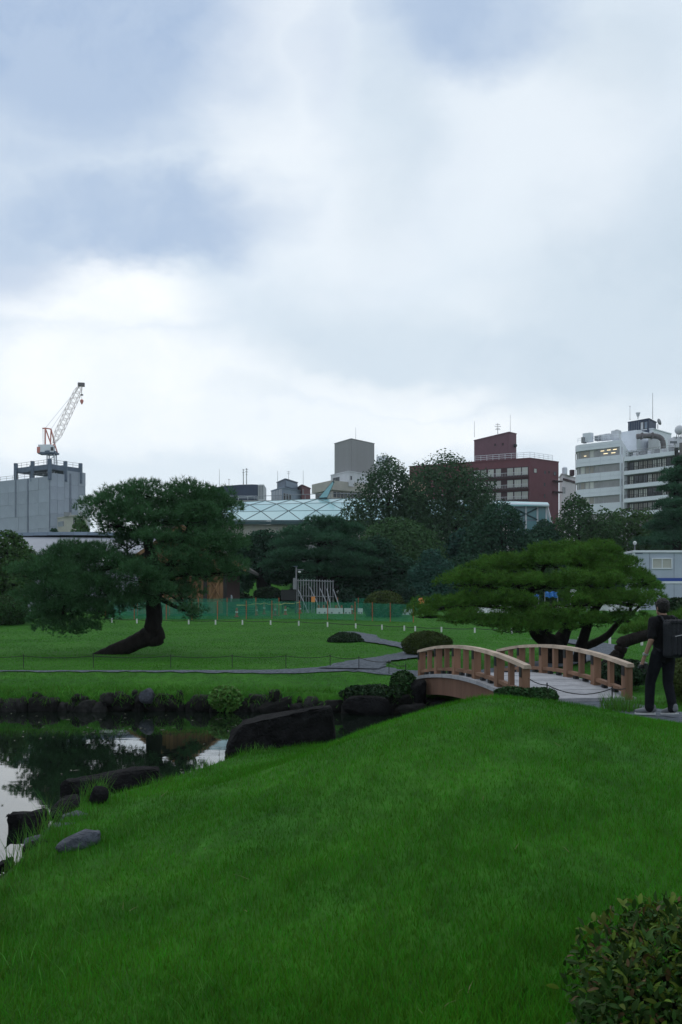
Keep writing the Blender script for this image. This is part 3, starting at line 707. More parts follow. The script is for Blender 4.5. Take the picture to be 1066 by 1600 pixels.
M_leaf_blue = mat('bluish_leaves', (.026, .058, .040), .6, .4, 1.2, 0, 1, .06, island=.35, trans=.1)
M_hedge = mat('hedge_leaves', (.028, .070, .022), .65, .4, 2.0, 0, 1, .06, island=.4, trans=.1)
shrub('round_shrub', 'small dark clipped shrub beside the winding path', 540, 1001, 39.5, 28, 14, .7, 6500, .07, .045, M_leaf_dark)
shrub('round_shrub', 'olive rounded shrub behind the far end of the bridge', 668, 1009, 31.5, 39, 22, .75, 11000, .055, .035, M_leaf_olive)
shrub('round_shrub', 'largest dome-shaped clipped shrub behind the green net', 600, 947, 60, 33, 24, 1.3, 9000, .10, .07, M_leaf_olive, lumpy=.03)
shrub('clipped_hedge', 'dark rounded hedge at the far left below the bushy tree', 8, 956, 53, 36, 27, 1.4, 9000, .10, .07, M_hedge, lumpy=.05)
shrub('fern_shrub', 'fresh green leafy shrub growing out of the pond wall', 352, 1092, 21.95, 26, 20, .3, 1500, .11, .05, M_leaf_bright, spread=1.2)
shrub('low_hedge', 'low leafy plant at the near end of the left bridge rail', 800, 1085, 17.0, 30, 12, .28, 1500, .06, .035, M_leaf_mid)
shrub('low_hedge', 'low leafy plant in front of the bridge deck', 843, 1087, 17.0, 30, 13, .28, 1500, .06, .035, M_leaf_mid)
shrub('bank_shrub', 'dark leafy plant by the far left corner of the bridge', 630, 1070, 22.3, 20, 22, .4, 1300, .09, .06, M_leaf_mid, spread=1.1)
shrub('bank_shrub', 'dark ivy spreading over rocks left of the bridge', 580, 1088, 21.9, 50, 18, .35, 2600, .08, .055, M_leaf_dark, spread=1.1)
shrub('bank_shrub', 'dark bush on the bank below the low pine bough', 975, 1052, 22.6, 40, 22, .5, 2200, .10, .06, M_leaf_dark)
shrub('clipped_hedge', 'olive bank hedge at the right edge behind the man', 1088, 1062, 17.2, 46, 44, .6, 9000, .05, .03, M_leaf_olive)
shrub('broad_shrub', 'dark leafy shrub behind the head of the man', 1062, 962, 26, 32, 26, .7, 2600, .13, .08, M_leaf_dark, blobs=None)

# ------------------------------------------------------------------ background trees
def broad_tree(name, label, px, top, d, hw, base_py, n, L, m, seed, dp=None, nb=11, conic=0.0, dome=False, group=None, open_=0.0, trunk_r=.28):
    """leafy tree: uneven crown of overlapping leaf masses on a trunk with limbs; outline given in photo pixels at distance d"""
    r = np.random.default_rng(seed); x = X(px, d); z0 = h1(x, d); zt = Z(top, d); zl = max(Z(base_py + 6, d), z0 + .2); R = hw * 1.14 * d / F; dpt = dp or R * .8
    root = thing(name, label, 'tree', (x, d, z0), group=group); hz = (zt - zl) / 2; c = np.array([x, d, zl + hz]); B = []
    if dome: B = [((x, d, zl + hz * .75), (R, dpt, hz * 1.25)), ((x - R * .4, d - dpt * .5, zl + hz * .6), (R * .6, dpt * .5, hz * .8)), ((x + R * .4, d - dpt * .5, zl + hz * .5), (R * .6, dpt * .5, hz * .8))]
    else:
        for i in range(nb):
            dd = unit(r.normal(0, 1, 3)); q = r.uniform(.5, .78); p = c + dd * np.array([R, dpt, hz]) * q
            if i == 0: p = c + np.array([0, 0, hz * .62])
            if i in (1, 2): p = c + np.array([R * (.62 if i == 1 else -.62), r.uniform(-.3, .3) * dpt, hz * r.uniform(-.3, .25)])
            if i in (3, 4): p = c + np.array([R * (.5 if i == 3 else -.5), -.4 * dpt, -hz * r.uniform(.4, .6)])
            if conic: p[0] = x + (p[0] - x) * (1 - conic * (p[2] - zl) / (2 * hz)); p[1] = d + (p[1] - d) * (1 - conic * (p[2] - zl) / (2 * hz))
            k = r.uniform(.34, .5) * (1 - .45 * conic * (p[2] - zl) / (2 * hz)); B.append((tuple(p), (R * k, dpt * k * 1.1, hz * k * .95)))
        B.append((tuple(c), (R * .6 * (1 - .3 * conic), dpt * .6, hz * .68)))
    mb = MB(); tt = Vector((x, d, zl + hz * .9)); tr_ = trunk_r * R / 3.5 + .08
    mb.tube(smooth_path([(x, d, z0 - .3), (x + .03 * R, d, z0 + (zl - z0) * .5 + .1), (x - .02 * R, d, zl + hz * .3), tuple(tt)]), lerp_list([tr_ * 1.35, tr_, tr_ * .8, tr_ * .3], 5), 9, .06)
    mb.build('trunk', M_bark, root, True)
    lb = MB()
    for b, rr in B[:9]: b = Vector(b); s0 = Vector((x, d, zl + hz * .2)); lb.tube([s0, s0.lerp(b, .5) + Vector((0, 0, .1 * hz)), b], [tr_ * .5, tr_ * .35, .03], 5)
    lb.build('branches', M_bark, root, True)
    n = int(n * 1.35); L = L * .84
    C, N = crown_points(B, n, (.72 - .1 * open_, 1.04 + .1 * open_), .15, .08 if dome else .22, .1, seed, 3.4 if dome else 4.6)
    ok = C[:, 2] > z0 + .2; C, N = C[ok], N[ok]
    if dome: ok = rng.random(len(C)) < .95; C, N = C[ok], N[ok]
    V, Fc = leaves_geo(C, N + np.array([0, 0, .35]), L, L * .6, .75); V -= np.array((x, d, z0))
    put('crown', mesh_np('crown', V, Fc, m), root); return root

M_t1 = mat('leaf_deep', (.030, .074, .044), .75, .25, .25, 0, 1, .03, island=0.22, trans=.2)
M_t2 = mat('leaf_green', (.046, .098, .040), .75, .25, .25, 0, 1, .03, island=0.2, trans=.2)
M_t3 = mat('leaf_teal', (.036, .092, .070), .75, .25, .25, 0, 1, .03, island=0.2, trans=.2)
M_t4 = mat('leaf_glossy', (.044, .090, .046), .75, .25, .25, 0, 1, .03, island=0.25, trans=.2)
M_t5 = mat('leaf_pale', (.056, .115, .040), .75, .25, .25, 0, 1, .03, island=0.25, trans=.2)  # palest leaf green among the background trees
M_t6 = mat('leaf_dome', (.050, .108, .044), .75, .2, .25, 0, 1, .03, island=.15, trans=.2)
M_t7 = mat('leaf_blue_cone', (.040, .102, .078), .75, .2, .25, 0, 1, .03, island=.2, trans=.2)
G = 'trees of the wood beyond the lawn'
broad_tree('broadleaf_tree', 'bushy green tree at the left picture edge', 12, 828, 58, 44, 946, 8000, .26, M_t5, 101, nb=13)
broad_tree('broadleaf_tree', 'tallest open-crowned tree in front of the purple building', 700, 712, 96, 74, 900, 26000, .34, M_t4, 102, nb=22, open_=.7)
broad_tree('broadleaf_tree', 'tall loose tree left of the tallest one, before the beige ledge', 606, 724, 98, 56, 900, 16000, .34, M_t4, 103, nb=18, open_=.8)
broad_tree('round_tree', 'smooth dome-shaped tree in the middle of the wood', 622, 806, 84, 66, 930, 11000, .34, M_t6, 104, dome=True)
broad_tree('broadleaf_tree', 'dark broad tree below and left of the dome-shaped tree', 592, 838, 79, 56, 944, 9000, .34, M_t1, 105, nb=13)
broad_tree('conifer_tree', 'bluish egg-shaped tree right of the dome-shaped tree', 674, 854, 75, 42, 948, 8500, .24, M_t7, 106, nb=11, conic=.4)
broad_tree('broadleaf_tree', 'bluish tree peeping between the dome and the broad dark tree', 722, 826, 90, 42, 940, 6000, .36, M_t3, 107, nb=10)
broad_tree('broadleaf_tree', 'dark wide tree in front of the glass wing', 790, 790, 86, 60, 935, 9500, .36, M_t1, 108, nb=14)
broad_tree('broadleaf_tree', 'dark tree with thick trunk right of the timber hut', 412, 828, 82, 56, 908, 9000, .34, M_t1, 109, nb=12, trunk_r=.62)
broad_tree('broadleaf_tree', 'leafy tree below the balconied building with rounded top', 905, 776, 104, 48, 920, 8000, .42, M_t2, 110, nb=12, open_=.4)
broad_tree('broadleaf_tree', 'dark low tree between the glass wing and the white office', 850, 815, 98, 40, 930, 5500, .42, M_t1, 111, nb=10)
broad_tree('broadleaf_tree', 'green tree standing behind the white site cabin', 975, 792, 108, 58, 930, 9000, .44, M_t5, 112, nb=13)
broad_tree('broadleaf_tree', 'dark spreading tree at the right edge behind the cabin', 1062, 790, 102, 52, 920, 8500, .44, M_t2, 113, nb=13)
broad_tree('broadleaf_tree', 'small dull green tree under the mesh-wrapped building', 126, 812, 92, 26, 900, 3000, .34, M_t5, 114, nb=9)
broad_tree('broadleaf_tree', 'small dark tree before the foot of the mesh-wrapped building', 84, 822, 95, 18, 900, 1800, .34, M_t1, 115, nb=8)
broad_tree('broadleaf_tree', 'dark tree mostly hidden behind the large leaning pine', 330, 858, 96, 60, 950, 6000, .40, M_t1, 116, nb=10)
broad_tree('broadleaf_tree', 'dark tree at the back of the wood between pine and dome', 520, 846, 104, 62, 950, 7000, .44, M_t1, 117, nb=11)
broad_tree('broadleaf_tree', 'dark understorey tree behind the right pine, left part', 742, 868, 80, 46, 950, 5500, .34, M_t1, 118, nb=10)
broad_tree('broadleaf_tree', 'dark understorey tree behind the right pine, middle part', 850, 858, 82, 56, 950, 6500, .36, M_t2, 119, nb=11)
broad_tree('broadleaf_tree', 'dark understorey tree behind the right pine, next to the cabin', 942, 850, 96, 50, 950, 6000, .38, M_t1, 120, nb=11)
# cedar with level boughs at the right edge
random.seed(5); Dc = 92
trunks = [([Vector((X(1058, Dc), Dc, h1(X(1058, Dc), Dc) - .3)), at(1058, 860, Dc), at(1057, 780, Dc), at(1058, 712, Dc)], [.5, .4, .25, .08])]
pads = pads_px([(1062, 726, Dc, 10, 5, 1.0), (1054, 740, Dc, 13, 5, 1.4), (1074, 748, Dc, 20, 6, 1.6), (1048, 752, Dc - .5, 14, 4, 1.2), (1052, 768, Dc - .3, 14, 6, 1.6), (1078, 775, Dc, 24, 8, 2), (1048, 790, Dc - .8, 18, 8, 2), (1056, 810, Dc - 1, 28, 10, 2.5), (1036, 826, Dc - .5, 24, 10, 2), (1075, 835, Dc, 36, 14, 2.5), (1036, 848, Dc - 1, 34, 12, 2.5)])
anch = [tuple(p) for pts, _ in trunks for p in smooth_path(pts, 5)[3:]]
pine('cedar_tree', 'dark cedar with level boughs at the right edge before the balconies', (X(1058, Dc), Dc, h1(X(1058, Dc), Dc)), trunks, pads, 6500, 9, .42, .06, M_pine3, anch, up=.3, clump=.6)
# broad layered pine in the middle
Dp = 77
trunks = [([Vector((X(505, Dp), Dp, h1(X(505, Dp), Dp) - .3)), at(503, 925, Dp), at(498, 890, Dp), at(500, 850, Dp), at(505, 828, Dp)], [.4, .34, .28, .2, .1])]
pads = pads_px([(505, 824, Dp, 34, 10, 1.6), (470, 838, Dp, 32, 10, 1.6), (540, 836, Dp, 30, 11, 1.6), (500, 848, Dp - 1, 44, 11, 1.8), (455, 858, Dp - .6, 26, 9, 1.4), (550, 858, Dp - .5, 30, 11, 1.6), (470, 874, Dp - 1.2, 40, 11, 1.6), (520, 872, Dp - 1.2, 38, 11, 1.6), (440, 886, Dp - .6, 24, 8, 1.2), (555, 885, Dp - .4, 30, 12, 1.6), (490, 893, Dp - 1.0, 36, 9, 1.4), (535, 900, Dp - .6, 32, 11, 1.4)])
anch = [tuple(p) for pts, _ in trunks for p in smooth_path(pts, 5)[6:]]
pine('layered_pine', 'wide layered pine behind the steel frame, before the glass roof', (X(505, Dp), Dp, h1(X(505, Dp), Dp)), trunks, pads, 7500, 10, .36, .045, M_pine3, anch, clump=.6)
# small upright plants on the building site
for i, (px, py, d, hw, hh, lab) in enumerate(((536, 935, 66, 6, 17, 'slim young sapling left of the pair near the steel frame'), (547, 936, 65.5, 9, 18, 'fuller young sapling right of the pair near the steel frame'), (626, 930, 66, 6, 19, 'slim upright conifer just right of the dome shrub'), (634, 932, 66.5, 5, 17, 'slim upright conifer in the middle of three'), (645, 933, 67, 6, 18, 'slim upright conifer nearest the orange hut'))):
    shrub('sapling', lab, px, py, d, hw, hh, hw * d / F, 420, .16, .07, M_leaf_blue, cat='young tree', stems=2, lumpy=.25)
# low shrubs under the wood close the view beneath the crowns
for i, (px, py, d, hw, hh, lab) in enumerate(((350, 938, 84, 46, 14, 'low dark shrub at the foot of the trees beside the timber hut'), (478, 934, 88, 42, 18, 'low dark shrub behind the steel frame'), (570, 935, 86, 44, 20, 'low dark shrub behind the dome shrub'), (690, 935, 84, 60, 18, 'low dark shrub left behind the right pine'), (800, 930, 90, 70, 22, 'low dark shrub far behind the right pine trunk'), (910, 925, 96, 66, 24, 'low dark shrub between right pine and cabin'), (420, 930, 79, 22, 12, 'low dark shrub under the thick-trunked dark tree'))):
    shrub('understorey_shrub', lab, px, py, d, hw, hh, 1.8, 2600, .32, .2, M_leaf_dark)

# ------------------------------------------------------------------ buildings
M_white = mat('white_cladding', (.62, .66, .72), .55, .06, .4)
M_white2 = mat('white_paint', (.52, .54, .58), .7, .10, .5)
M_conc = mat('pale_concrete', (.30, .31, .32), .85, .15, .5)
M_beige = mat('beige_concrete', (.36, .35, .32), .85, .12, .5)
M_greyt = mat('grey_louvre', (.27, .27, .28), .8, .08, .6)
M_mesh = mat('scaffold_mesh', (.30, .335, .40), .9, .14, .35, objvar=.05, stretch=(1, 1, .3))
M_meshd = mat('scaffold_seam', (.15, .175, .225), .9, .2, .5)
M_steel = mat('dark_steel', (.085, .115, .165), .6, .25, 1)
M_grey = mat('mid_grey_metal', (.22, .23, .25), .6, .2, 1)
M_black = mat('black_metal', (.015, .016, .018), .6, .3, 3)
M_red = mat('crane_red', (.50, .17, .14), .5, .15, 1)
M_navy = mat('navy_screen', (.030, .045, .085), .6, .15, .5)
M_brick = mat('maroon_tile', (.120, .036, .046), .7, .12, .8, .3, 6)
M_brickt = mat('plum_tile', (.125, .055, .075), .7, .10, .8)
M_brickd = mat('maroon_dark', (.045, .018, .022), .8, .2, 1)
M_pane = mat('window_glass', (.060, .070, .080), .12, .3, .4, spec=.5, objvar=.5)
M_blind = mat('blind_behind_glass', (.42, .43, .40), .35, .10, .8, spec=.5, objvar=.18)
M_tan = mat('tan_blind', (.23, .215, .19), .35, .10, .8, spec=.5, objvar=.12)
M_frame = mat('window_frame', (.30, .31, .33), .5, .1, 1)
M_frame_d = mat('dark_frame', (.03, .03, .034), .5, .2, 1)
M_duct = mat('brown_duct', (.12, .11, .115), .6, .25, 1)
M_teal = mat('teal_glass', (.20, .395, .43), .22, .10, .15, spec=.5, objvar=.05)
M_mull = mat('green_mullion', (.035, .075, .085), .5, .2, 1)
M_bluegrey = mat('blue_grey_panel', (.19, .24, .31), .6, .12, .4, objvar=.1)

class Wall:
    """a vertical facade from left point to right point (seen from outside); u runs along it"""
    def __init__(s, a, b):
        s.a = Vector((a[0], a[1], 0)); s.b = Vector((b[0], b[1], 0)); s.len = (s.b - s.a).length
        s.U = (s.b - s.a).normalized(); s.ang = math.atan2(s.U.y, s.U.x); s.N = Vector((s.U.y, -s.U.x, 0))
    def p(s, u, z, out=0.0): return s.a + s.U * u + s.N * out + Vector((0, 0, z))
    def upx(s, px):         # where the sight line of a photo column meets the facade
        k = (px - CX) / F; t = (k * s.a.y - s.a.x) / (s.U.x - k * s.U.y); return t
_cache = {}
def rel(p, parent):
    q = parent; off = Vector((0, 0, 0))
    while q: off += Vector(q.location); q = q.parent
    return p - off
def panel(name, W, u0, u1, z0, z1, m, parent, out=0.0, thick=.12, key=None):
    """a slab on the facade, its face standing `out` proud"""
    w, h = u1 - u0, z1 - z0; k = (name, round(w, 2), round(h, 2), round(thick, 2), m.name)
    if k not in _cache: _cache[k] = MB().box((0, thick / 2, 0), (w, thick, h)).mesh(name, m)
    return put(name, _cache[k], parent, rel(W.p((u0 + u1) / 2, (z0 + z1) / 2, out), parent), W.ang)
def window(W, u0, u1, z0, z1, pane_m, parent, frame_m=None, fr=.08, bars=0, out=.06, name='window'):
    w, h = u1 - u0, z1 - z0; fm = frame_m or M_frame; k = ('win', round(w, 2), round(h, 2), fm.name, bars, fr, out)
    if k not in _cache:
        b = MB()
        for sx in (-1, 1): b.box((sx * (w / 2 - fr / 2), .05, 0), (fr, .16, h))
        for sz in (-1, 1): b.box((0, .051, sz * (h / 2 - fr / 2)), (w - 2 * fr, .158, fr))
        for i in range(bars): b.box((-w / 2 + w * (i + 1) / (bars + 1), .052, 0), (fr * .8, .15, h - 2 * fr))
        _cache[k] = b.mesh('window', fm)
    o = put(name, _cache[k], parent, rel(W.p((u0 + u1) / 2, (z0 + z1) / 2, out), parent), W.ang)
    kp = ('pane', round(w, 2), round(h, 2), pane_m.name)
    if kp not in _cache: _cache[kp] = MB().box((0, .05, 0), (w - fr * 1.2, .03, h - fr * 1.2)).mesh('pane', pane_m)
    put('pane', _cache[kp], o); return o
def rail(mb, pts, h, step=1.6, r=.03, rows=2):
    for i in range(len(pts) - 1):
        a, b = Vector(pts[i]), Vector(pts[i + 1]); n = max(1, int((b - a).length / step))
        for j in range(n + (i == len(pts) - 2)): p = a.lerp(b, j / n); mb.tube([p, p + Vector((0, 0, h))], r, 4)
        for k in range(rows): o = Vector((0, 0, h * (k + 1) / rows)); mb.tube([a + o, b + o], r, 4)
GZ = 1.2    # level at which the far buildings meet the ground
def mast(name, label, px, y0, y1, d, r=.06, bars=()):
    p = at(px, y0, d); t = thing(name, label, 'antenna', p); b = MB(); b.tube([p, at(px, y1, d)], [r, r * .6], 5)
    b.build('pole', M_grey, t); q = MB()
    for py, hw in bars: q.tube([at(px - hw, py, d), at(px + hw, py + .4, d)], r * .7, 4)
    if bars: q.build('antenna_elements', M_grey, t, kind='stuff')
    return t

# --- mesh-wrapped building under construction with a tower crane (far left)
Db = 280.0; zt = Z(744, Db)
cL, cC, cR = at(-60, 0, Db * 1.075), at(78, 0, Db), at(133, 0, Db * 1.035)
site = thing('wrapped_building', 'grey building under construction wrapped in scaffold mesh at far left', 'building', (cC.x, cC.y, GZ))
back = cL + cR - cC
MB().prism([(cL.x, cL.y), (cC.x, cC.y), (cR.x, cR.y), (back.x, back.y)], GZ - 2, zt - .8).build('core', M_meshd, site)
WL, WR = Wall(cL, cC), Wall(cC, cR)
def sheets(W, n, rows, z1s, skip=()):
    for i in range(n):
        for j in range(rows):
            u0, u1 = W.len * i / n, W.len * (i + 1) / n; za = GZ + 12 + (z1s(i) - GZ - 12) * j / rows; zb_ = GZ + 12 + (z1s(i) - GZ - 12) * (j + 1) / rows
            panel('mesh_sheet', W, u0 + .03, u1 - .03, za + .02, zb_ - .02, M_mesh, site, .25 + random.uniform(-.05, .05), .2)
random.seed(2)
sheets(WL, 9, 7, lambda i: zt); sheets(WR, 5, 7, lambda i: zt + (2.2 if i >= 2 else 1.0))
for W, px, y0, y1 in ((WL, 26, 735, 808), (WL, 45, 748, 845), (WR, 109, 740, 805)):
    u = W.upx(px); q = W.p(u, 0); panel('mesh_seam', W, u - .25, u + .25, Z(y1, q.y), Z(y0, q.y), M_meshd, site, .42, .14)
zd = Z(733, Db); zd1 = Z(725, Db); fr = MB()
dL, dR = at(25, 0, Db * 1.03), at(126, 0, Db * 1.03); dC = at(78, 0, Db); dB = dL + dR - dC
MB().prism([(p.x, p.y) for p in (dL, dC, dR, dB)], zd, zd1).build('steel_deck', M_steel, site)
for p, q in ((dL, 0), (dC, 0), (dR, 0), (dL.lerp(dC, .5), 0), (dC.lerp(dR, .5), 0), (dB, 0), (dL.lerp(dB, .5), 0), (dR.lerp(dB, .5), 0)):
    MB().box((p.x, p.y, (zt - 1 + zd1 + 1.4) / 2), (.95, .95, zd1 + 1.4 - zt + 1)).build('steel_column', M_steel, site)
rb = MB(); rail(rb, [(dL.x, dL.y, zd1), (dC.x, dC.y - .2, zd1), (dR.x, dR.y, zd1)], 1.3, 2.2, .05); rail(rb, [tuple(WL.p(5, zt, .1)), tuple(WL.p(WL.len, zt, .1))], 1.2, 2.5, .05)
rb.build('guard_rail', M_grey, site)

cr = thing('tower_crane', 'red and white luffing tower crane on the wrapped building', 'crane', at(80, 724, Db + 6))
Dk = Db + 6
mb = MB(); p0, p1 = at(81, 740, Dk), at(81, 708, Dk)
for dx, dy in ((-1, -1), (1, -1), (1, 1), (-1, 1)):
    mb.tube([p0 + Vector((dx * 1.1, dy * 1.1, 0)), p1 + Vector((dx * 1.0, dy * 1.0, 0))], .2, 4)
for k in range(5):
    z_a, z_b = p0.lerp(p1, k / 5), p0.lerp(p1, (k + 1) / 5); s_ = 1 if k % 2 else -1
    mb.tube([z_a + Vector((-1.1 * s_, -1.1, 0)), z_b + Vector((1.1 * s_, -1.1, 0))], .13, 4); mb.tube([z_a + Vector((-1.1, 1.1 * s_, 0)), z_b + Vector((-1.1, -1.1 * s_, 0))], .13, 4)
mb.build('mast', M_white2, cr); MB().lathe(at(79, 711, Dk), [(1.6, 0), (1.9, .4), (1.9, 1.0), (1.4, 1.2)], 14).build('slewing_ring', M_steel, cr)
MB().box(at(73, 702, Dk), (3.9, 2.8, 2.3), -.1).build('machinery_house', M_white, cr)
MB().box(at(76, 708.6, Dk), (5.2, 3.0, .5), -.1).build('slewing_platform', M_steel, cr)
MB().box(at(63, 704, Dk), (.9, 2.6, 1.7), -.1).build('counterweight', M_red, cr)
c_ = MB().box(at(81.5, 702, Dk - 1.4), (1.0, 1.0, 1.7)).build('cab', M_white, cr); MB().box(at(81.6, 701.3, Dk - 1.95), (.8, .1, 1.0)).build('cab_window', M_frame_d, c_)
mb = MB(); tA, tB = at(71, 669, Dk - 1), at(80, 670.5, Dk + 1)
for a, b in ((at(71, 698, Dk - 1), tA), (at(80, 694, Dk - 1), tA), (at(79, 697, Dk + 1), tB), (at(90, 708, Dk + 1), at(85, 692, Dk + 1)), (at(86, 695, Dk + 1), tB), (tA, tB), (at(66.5, 669.5, Dk - 1), tA), (at(84, 694, Dk), at(79, 707, Dk)), (at(79, 692, Dk), at(79.5, 696, Dk))): mb.tube([a, b], .19, 5)
mb.build('a_frame', M_red, cr)
mb = MB(); j0, j1 = at(84, 693, Dk), at(127.2, 601, Dk); ax = (j1 - j0).normalized(); sd = Vector((0, 1, 0)); up_ = ax.cross(sd).normalized(); NJ = 22; cor = []
for k in range(NJ + 1):
    t = k / NJ; wdt = .9 * min(1, .25 + t * 5, .35 + (1 - t) * 5); c0_ = j0.lerp(j1, t)
    cor.append([c0_ + sd * (a * wdt) + up_ * (b * wdt) for a, b in ((-1, -1), (1, -1), (1, 1), (-1, 1))])
jr = MB()
for k in range(NJ):
    tgt = mb
    for i in range(4):
        tgt.tube([cor[k][i], cor[k + 1][i]], .065, 4); tgt.tube([cor[k][i], cor[k + 1][(i + 1) % 4]] if (k + i) % 2 else [cor[k][(i + 1) % 4], cor[k + 1][i]], .05, 4)
mb.build('jib', mat('jib_paint', (.55, .48, .48), .6, .1, 1), cr); MB().box(j1, (1.9, 1.6, .9), .2).build('jib_head', M_duct, cr)
mb = MB()
for a in (tA, tB): mb.tube([a, j1 + Vector((0, 0, .2))], .035, 4)
for k in (67, 69, 71): mb.tube([at(k, 670, Dk - 1), at(k + .5, 697, Dk - 1)], .05, 4)
mb.build('luffing_cable', M_grey, cr); mb = MB(); mb.tube([j1, at(128, 617, Dk), at(128, 624, Dk)], .035, 4); mb.build('hoist_cable', M_grey, cr)
MB().box(at(128, 617, Dk), (.7, .4, .4)).build('pulley', M_duct, cr)
MB().tube([at(128, 624, Dk), at(128, 626, Dk), at(128, 629, Dk), at(128, 632, Dk)], [.2, .55, .4, .1], 7).build('hook_block', M_red, cr)

# --- small buildings by its foot
def simple_building(name, label, pxl, pxc, pxr, d, ytop, m, ratio=(1.03, 1.03), z0=GZ, cat='building'):
    """box building: left edge, nearest corner, right edge as photo columns; d = distance of the corner"""
    L, C, R = at(pxl, 0, d * ratio[0]), at(pxc, 0, d), at(pxr, 0, d * ratio[1]); B = L + R - C; z = Z(ytop, d)
    t = thing(name, label, cat, (C.x, C.y, z0)); MB().prism([(L.x, L.y), (C.x, C.y), (R.x, R.y), (B.x, B.y)], z0 - 1, z).build('wall', m, t)
    cap = MB()
    for a, b in ((L, C), (C, R)): W = Wall(a, b); cap.box(W.p(W.len / 2, z + .12, .0), (W.len, .35, .24), W.ang)
    cap.build('parapet', m, t)
    return t, Wall(L, C), Wall(C, R), z
t, WA, WB, z = simple_building('white_building', 'small stepped white building right of the wrapped building', 122, 124, 141, 262, 783, M_white2)
MB().box(at(131, 779, 266), (1.8, 2, 1.4)).build('roof_unit', M_white, t)
for k in range(2): window(WB, .5 + k * 1.2, 1.4 + k * 1.2, z - 4.2, z - 2.6, M_pane, t)
t, WA, WB, z = simple_building('low_building', 'low beige house with a strip of windows under the wrapped building', 90, 118, 137, 235, 806, M_beige)
for k in range(5): window(WA, .4 + k * .62, 1.0 + k * .62, z - 2.1, z - .8, M_pane if k == 4 else M_bluegrey, t)
window(WA, WA.len - .9, WA.len - .1, z - 2.2, z - .7, M_pane, t, M_frame_d)
MB().box(at(106, 804, 238), (1.4, 1.4, 1.0)).build('roof_unit', M_grey, t)

# --- low hall with a long white roof behind the leaning pine
Dw = 78.0
M_hallroof = mat('pale_roof', (.23, .25, .29), .7, .1, .6)
hall = thing('low_hall', 'low white-roofed hall behind the leaning pine', 'building', (-18, Dw + 4, 1.2)); rf = MB(); n = 16
prof = [at(-30 + 335 * i / n, 838 - 4.5 * math.sin(math.pi * i / n) + .012 * (335 * i / n), Dw + 4) for i in range(n + 1)]
eave = [Vector((p.x, Dw - 2, p.z - 1.9)) for p in prof]
MB().extrude(prof + eave[::-1], (0, 0, -.18)).build('roof', M_hallroof, hall)
for i in range(n): panel('roof_edge', Wall((prof[i].x, Dw + 4), (prof[i + 1].x, Dw + 4)), 0, prof[1].x - prof[0].x - .02, prof[i].z - .05, prof[i].z + .22, M_bluegrey, hall, .1, .2)
MB().extrude([(prof[0].x + .3, Dw - 1.3, 0), (prof[-1].x - .3, Dw - 1.3, 0), (prof[-1].x - .3, Dw - 1.3, eave[-1].z - .22), (prof[0].x + .3, Dw - 1.3, eave[0].z - .22)], (0, 5, 0)).build('wall', M_conc, hall)
Wh = Wall((prof[0].x + .3, Dw - 1.3), (prof[-1].x - .3, Dw - 1.3))
for i in range(14): panel('wall_panel', Wh, Wh.len * i / 14 + .03, Wh.len * (i + 1) / 14 - .03, .8, eave[0].z - .6, M_hallroof, hall, .05, .07)

# --- timber hut
M_plank = mat('timber_plank', (.20, .115, .060), .8, .3, 3, .5, 14, .2, objvar=.3, stretch=(1, 1, .2))
M_hutroof = mat('dark_roof', (.030, .028, .028), .85, .3, 2)
Dh = 62.0
hut = thing('timber_hut', 'brown timber hut with crossed braces and dark gable roof behind the pine', 'hut', (-9.8, Dh, 1.1))
xl, xr, xa, za, ze = -12.6, X(354, Dh), -9.85, 6.75, 4.05
zwl = lambda xx: za - (za - ze) * abs(xx - xa) / 4.0 - .3
MB().extrude([(xl, Dh + .12, .8), (xr, Dh + .12, .8), (xr, Dh + .12, zwl(xr)), (xa, Dh + .12, za - .3), (xl, Dh + .12, zwl(xl))], (0, 8, 0)).build('wall', M_brickd, hut)
xx = xl
random.seed(9)
while xx < xr - .05:
    w = min(.24, xr - xx); zz = zwl(xx + w / 2) - .05
    MB().box((xx + w / 2, Dh + .06 + random.uniform(-.012, .012), (.8 + zz) / 2), (w - .025, .06, zz - .8)).build('plank', M_plank, hut); xx += .24
for px in (290, 321, 352): MB().box((X(px, Dh), Dh - .04, 2.3), (.22, .14, 3.1)).build('post', M_hutroof, hut)
for a, b in ((293, 318), (324, 350)):
    for ya, yb in ((895, 945), (945, 895)):
        MB().tube([at(a, ya, Dh - .02), at(b, yb, Dh - .02)], .07, 4).build('brace', M_plank, hut)
MB().box(((xl + xr) / 2, Dh - .03, Z(893, Dh)), (xr - xl, .1, .18)).build('beam', M_plank, hut)
for sgn in (-1, 1):
    p = [(xa, Dh - .9, za), (xa + sgn * 4.0, Dh - .9, ze), (xa + sgn * 4.0, Dh - .9, ze - .18), (xa, Dh - .9, za - .18)]
    MB().extrude(p, (0, 9.6, 0)).build('roof', M_hutroof, hut)
    MB().extrude([(xa + sgn * .02, Dh - .98, za + .02), (xa + sgn * 4.05, Dh - .98, ze - .02), (xa + sgn * 4.05, Dh - .98, ze - .26), (xa + sgn * .02, Dh - .98, za - .24)], (0, .06, 0)).build('barge_board', M_plank, hut)

